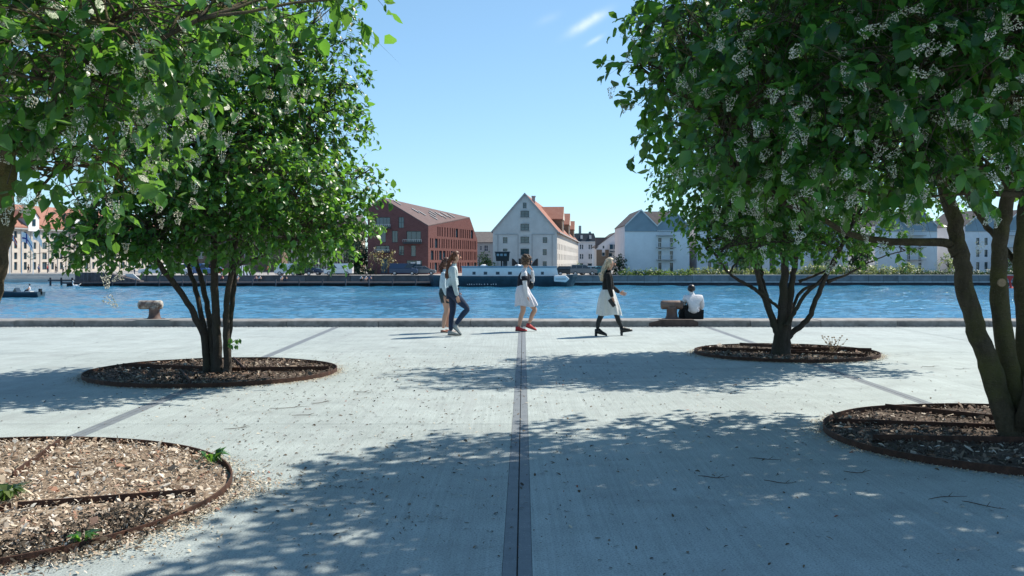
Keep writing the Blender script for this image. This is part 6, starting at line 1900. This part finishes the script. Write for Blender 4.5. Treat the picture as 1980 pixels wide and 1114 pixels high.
# ------------------------------------------------------------------ cars
def wheel(parent, x, y, z, r):
    s = MB(); s.lathe([(r * .7, -.1), (r * .96, -.1), (r, -.06), (r, .06), (r * .96, .1), (r * .7, .1)], (x, y, z), 18, 'y')
    o = s.build("wheel", M_TYRE, parent, True, local=True)
    s = MB(); s.lathe([(r * .1, -.108), (r * .66, -.104), (r * .66, .104), (r * .1, .108)], (x, y, z), 12, 'y'); s.build("rim", M_RIM, o, local=True)
def car(px, d, kind, paint, label, rot=0.0, group="vehicles parked along the far quay"):
    t = thing("parked_van" if kind == 'van' else "parked_car", label, "van" if kind == 'van' else "car", (X(px, d), d, FAR_Z), group)
    t.rotation_euler = (0, 0, rot)
    if kind == 'van': Ls, W, body, cab = 4.6, 1.85, [(-2.3, .3), (2.25, .3), (2.3, .75), (2.15, 1.0), (1.35, 1.12), (-2.3, 1.12)], [(-2.28, 1.12), (1.4, 1.12), (.75, 1.88), (-2.2, 1.92)]; wins = [(.10, 1.25, .68, 1.78), (-1.0, .0, -1.0, 0.0), (-2.1, -1.1, -2.05, -1.1)]
    elif kind == 'suv': Ls, W, body, cab = 4.4, 1.85, [(-2.2, .35), (2.15, .35), (2.2, .8), (1.95, 1.0), (1.0, 1.08), (-2.2, 1.08)], [(-2.15, 1.08), (1.1, 1.08), (.35, 1.68), (-1.85, 1.70)]; wins = [(-.15, .95, -.15, .35), (-1.15, -.25, -1.15, -.25), (-2.0, -1.25, -1.8, -1.25)]
    else: Ls, W, body, cab = 4.0, 1.72, [(-2.0, .28), (1.95, .28), (2.0, .62), (1.8, .85), (.95, .95), (-1.95, .95)], [(-1.95, .95), (1.05, .95), (.25, 1.46), (-1.45, 1.46)]; wins = [(-.2, .9, -.2, .22), (-1.1, -.3, -1.1, -.3), (-1.75, -1.2, -1.4, -1.2)]
    s = MB(); s.prism([(a, -W / 2, b) for a, b in body], (0, W, 0))
    o = s.build("body", paint, t, local=True); bv = o.modifiers.new("bevel", 'BEVEL'); bv.width = .07; bv.segments = 2
    s = MB(); n = len(cab)
    low, top = cab[:2], cab[2:]
    def cabv(a, b, sgn): k = .5 - .07 * (b - cab[0][1]) / .7; return (a, sgn * W * k, b)
    a_ = [cabv(a, b, -1) for a, b in cab]; b_ = [cabv(a, b, 1) for a, b in cab]
    s.add(a_ + b_, [tuple(range(n)), tuple(range(2 * n - 1, n - 1, -1))] + [(i, n + i, n + (i + 1) % n, (i + 1) % n) for i in range(n)])
    c = s.build("cabin", paint, t, local=True)
    z0, z1 = cab[0][1] + .06, cab[2][1] - .10
    use = wins[:1] if kind == 'van' else wins
    for (q0, q1, q2, q3) in use:
        for sgn in (-1, 1):
            s = MB(); pts = [cabv(q0, z0, sgn), cabv(q1, z0, sgn), cabv(q3, z1, sgn), cabv(q2, z1, sgn)]
            pts = [(p[0], p[1] + sgn * .006, p[2]) for p in pts]
            s.prism(pts if sgn < 0 else pts[::-1], (0, sgn * .01, 0)); s.build("side_window", M_CARGLASS, c, local=True)
    fx0, fz0 = cab[1]; fx1, fz1 = cab[2]
    s = MB(); y = W * .42
    f = lambda k: (fx0 + (fx1 - fx0) * k + .012, fz0 + (fz1 - fz0) * k + .012)
    s.add([(f(.1)[0], -y, f(.1)[1]), (f(.1)[0], y, f(.1)[1]), (f(.9)[0], y * .9, f(.9)[1]), (f(.9)[0], -y * .9, f(.9)[1])], [(0, 1, 2, 3)]); s.build("windscreen", M_CARGLASS, c, local=True)
    for sx in (-1, 1):
        for sy in (-1, 1): wheel(t, sx * Ls * .31, sy * (W / 2 - .06), .31, .31)
    for sy in (-1, 1):
        s = MB(); s.box(Ls * .455, Ls * .5 - .02, sy * W * .36 - .14, sy * W * .36 + .14, .62, .76); s.build("headlight", M_LAMPW, t, local=True)
        s = MB(); s.box(-Ls * .5 - .012, -Ls * .5 + .05, sy * W * .4 - .1, sy * W * .4 + .1, .68, .9); s.build("tail_light", M_LAMPR, t, local=True)
    return t
CP = {k: simple("car_paint_" + k, c, .3, .05, 1, spec=.6) for k, c in dict(white=(.72, .73, .75), black=(.015, .016, .02), navy=(.02, .045, .10), silver=(.42, .44, .46), red=(.4, .03, .03), teal=(.05, .25, .26), grey=(.16, .17, .18), blue=(.05, .12, .28)).items()}
P_ = math.pi
for px, d, kind, pt, lb, rot in [
    (297, 159, 'suv', 'white', "white estate car parked right of the ramp, far left", P_), (345, 160, 'van', 'white', "white van parked behind the left rear tree's leftmost stem", 0), (385, 161, 'van', 'blue', "blue van glimpsed between the left rear tree's stems", 0),
    (418, 163, 'car', 'red', "small red car glimpsed between the left rear tree's stems", 0), (560, 161, 'van', 'white', "white box van parked left of the two dark cars", 0), (582, 160, 'car', 'black', "low black car parked beside a taller dark one", 0.2), (600, 163, 'suv', 'navy', "tall dark navy car next to the low black car", 0),
    (655, 161, 'van', 'white', "white van nosing left in front of the slatted block", P_), (781, 163, 'van', 'navy', "dark navy van parked against the red brick building", 0), (820, 165, 'car', 'grey', "grey car parked at the corner of the red building", 0),
    (1098, 161, 'car', 'black', "black car parked by the warehouse corner", 0), (1113, 164, 'car', 'silver', "silver car parked right of the black car at the warehouse", 0), (1128, 161, 'suv', 'grey', "grey car parked before the mansard-roofed house", 0), (1139, 165, 'car', 'white', "white car parked before the mansard-roofed house", P_), (1158, 163, 'car', 'teal', "teal car parked before the white gabled house", P_)]:
    car(px, d, kind, CP[pt], lb, rot)
# striped tent
d = 161
t = thing("striped_tent", "small black and white striped tent on the far quay", "tent", (X(468, d), d, FAR_Z))
s0 = [M_WHITE, M_BLACK]
xa, xb = X(445, d), X(490, d); zt2 = Z(513, d); n = 14
for i in range(n):
    u0, u1 = i / n, (i + 1) / n
    s = MB(); f = lambda u: xa + (xb - xa) * u; g = lambda u: xa + (xb - xa) * (.22 + .5 * u)
    s.prism([(f(u0), d - 1.2, FAR_Z), (f(u1), d - 1.2, FAR_Z), (g(u1), d, zt2), (g(u0), d, zt2)], (0, .05, 0)); s.build("stripe", s0[i % 2], t)
part(t, "rear_panel", M_WHITE, lambda s: s.prism([(xa, d + 1.2, FAR_Z), (xb, d + 1.2, FAR_Z), (g(1), d + .06, zt2), (g(0), d + .06, zt2)], (0, .05, 0)))

# ------------------------------------------------------------------ far planting
def bush_mesh(name, c, r, n, size, mat, seed, zmin=-9e9):
    rs = np.random.RandomState(seed)
    k = max(3, int(n / 60)); lobes = []
    for i in range(7):
        v = norm(rs.normal(size=(1, 3)))[0] * .55
        lobes.append(((c[0] + v[0] * r[0], c[1] + v[1] * r[1], c[2] + v[2] * r[2]), (r[0] * .5, r[1] * .5, r[2] * .5)))
    tb, td, tl, pos, Bx, By, Bz = foliage(rs, lobes, int(n / 8), size, (6, 10), zmin=zmin)
    return leaf_arrays(Bx, By, Bz, pos)
def bush(name, label, px, py, d, rpx, rpy, n, size, mat, seed, cat="shrub", trunk=True, group=None):
    m = d / K; c = (X(px, d), d, Z(py, d)); r = (rpx * m, rpx * m * .8, rpy * m)
    t = thing(name, label, cat, (c[0], d, FAR_Z), group)
    V, l, s_ = bush_mesh(name, c, r, n, size, mat, seed, FAR_Z)
    tag(link_mesh("crown", np_mesh("crown", V - np.array(t.location), l, s_, mat), t), kind="stuff")
    if trunk:
        s = MB(); rr = random.Random(seed)
        s.tube([(c[0], d, FAR_Z), (c[0] + .1, d, (FAR_Z + c[2]) / 2), (c[0], d, c[2])], [.12, .09, .05], 7)
        for i in range(6):
            e = Vector(c) + Vector((rr.uniform(-.7, .7) * r[0], rr.uniform(-.5, .5) * r[1], rr.uniform(0, .8) * r[2])); s.tube([(c[0], d, c[2] - r[2] * .6), e], [.05, .015], 5)
        s.build("trunk", M_BARK2, t, True)
    return t
bush("young_tree", "young brownish tree left of two before the red building", 727, 497, 166, 12, 16, 260, .28, M_BROWNTREE, 1, "tree", True, "young trees by the red building")
bush("young_tree", "young brownish tree right of two before the red building", 757, 501, 166, 10, 14, 220, .28, M_BROWNTREE, 2, "tree", True, "young trees by the red building")
bush("evergreen_shrub", "tall dark evergreen filling the gap left of the red building", 693, 495, 174, 22, 34, 2600, .34, M_DARKTREE, 3, "tree")
bush("broadleaf_tree", "dark green tree rising behind the red building's left corner", 680, 462, 186, 30, 40, 2600, .4, M_DARKTREE, 13, "tree")
bush("leafy_shrub", "mid green shrub beside the warehouse's left corner", 940, 505, 168, 13, 14, 900, .26, M_SHRUB, 4)
bush("leafy_shrub", "dark climbing shrub between the white house and twin gables", 1198, 511, 164, 12, 18, 900, .26, M_DARKTREE, 5)
bush("round_shrub", "small round shrub by the mansard-roofed house's left corner", 1117, 517, 240, 5, 5, 300, .3, M_SHRUB, 6, "shrub", False)
bush("pale_tree", "small pale-leaved tree left of the leaning right trunk", 1834, 507, 163, 16, 16, 420, .3, M_PALEHEDGE, 7, "tree")
bush("leafy_tree", "mid green tree behind the right rear tree, left of the hedge", 1440, 496, 163, 20, 22, 1400, .32, M_SHRUB, 8, "tree")
bush("leafy_tree", "dark green tree in the gap between twin gabled houses above the pale hedge", 1666, 488, 163, 22, 30, 1700, .38, M_DARKTREE, 9, "tree")
bush("leafy_tree", "broad green tree at the far right behind the trunks", 1960, 505, 164, 20, 16, 900, .3, M_SHRUB, 10, "tree")
def hedge(px0, px1, py0, py1, d, mat, seed, label, name="hedge"):
    rs = np.random.RandomState(seed); m = d / K
    lobes = []; x = px0
    while x < px1:
        w = rs.uniform(7, 14); hgt = rs.uniform(.6, 1.1) * (py1 - py0)
        lobes.append(((X(x, d), d + rs.uniform(-.4, .4), Z(py1, d) + hgt * m * .5), (w * m, .8, hgt * m * .55))); x += w * .8
    tb, td, tl, pos, Bx, By, Bz = foliage(rs, lobes, len(lobes) * 46, .22, (6, 10), zmin=FAR_Z - .1)
    V, l, s_ = leaf_arrays(Bx, By, Bz, pos)
    o = link_mesh(name, np_mesh(name, V, l, s_, mat)); return tag(o, label, "hedge", kind="stuff")
hedge(1208, 1345, 524, 532, 160, M_SHRUB, 31, "low mixed planting along the foot of the blue-grey twin gables")
hedge(1345, 1560, 522, 532, 160, M_PALEHEDGE, 32, "pale low planting along the quay behind the right rear tree")
hedge(1560, 1775, 514, 532, 160, M_PALEHEDGE, 33, "bright pale hedge on the quay right of the right rear tree")
hedge(1775, 1990, 526, 532, 160, M_DARKTREE, 34, "clipped dark hedge along the quay behind the leaning trunks")
hedge(640, 720, 519, 531, 168, M_DARKTREE, 35, "dark hedge left of the red brick building")
# red marker post by the far quay
d = 140
t = thing("channel_marker", "leaning red channel marker with triangle board between the right trunks", "marker", (X(1953, d), d, WATER_Z))
part(t, "post", M_RED, lambda s: s.tube([(X(1956, d), d, WATER_Z - .3), (X(1951, d), d, Z(534, d))], [.18, .12], 8))
part(t, "topmark", M_RED, lambda s: s.prism([(X(1944, d), d - .1, Z(533, d)), (X(1953, d), d - .1, Z(545, d)), (X(1960, d), d - .1, Z(534, d))], (0, .15, 0)))
part(t, "float", M_RED, lambda s: s.lathe([(.3, -.4), (.5, .05), (.25, .3)], (X(1956, d), d, WATER_Z), 12))
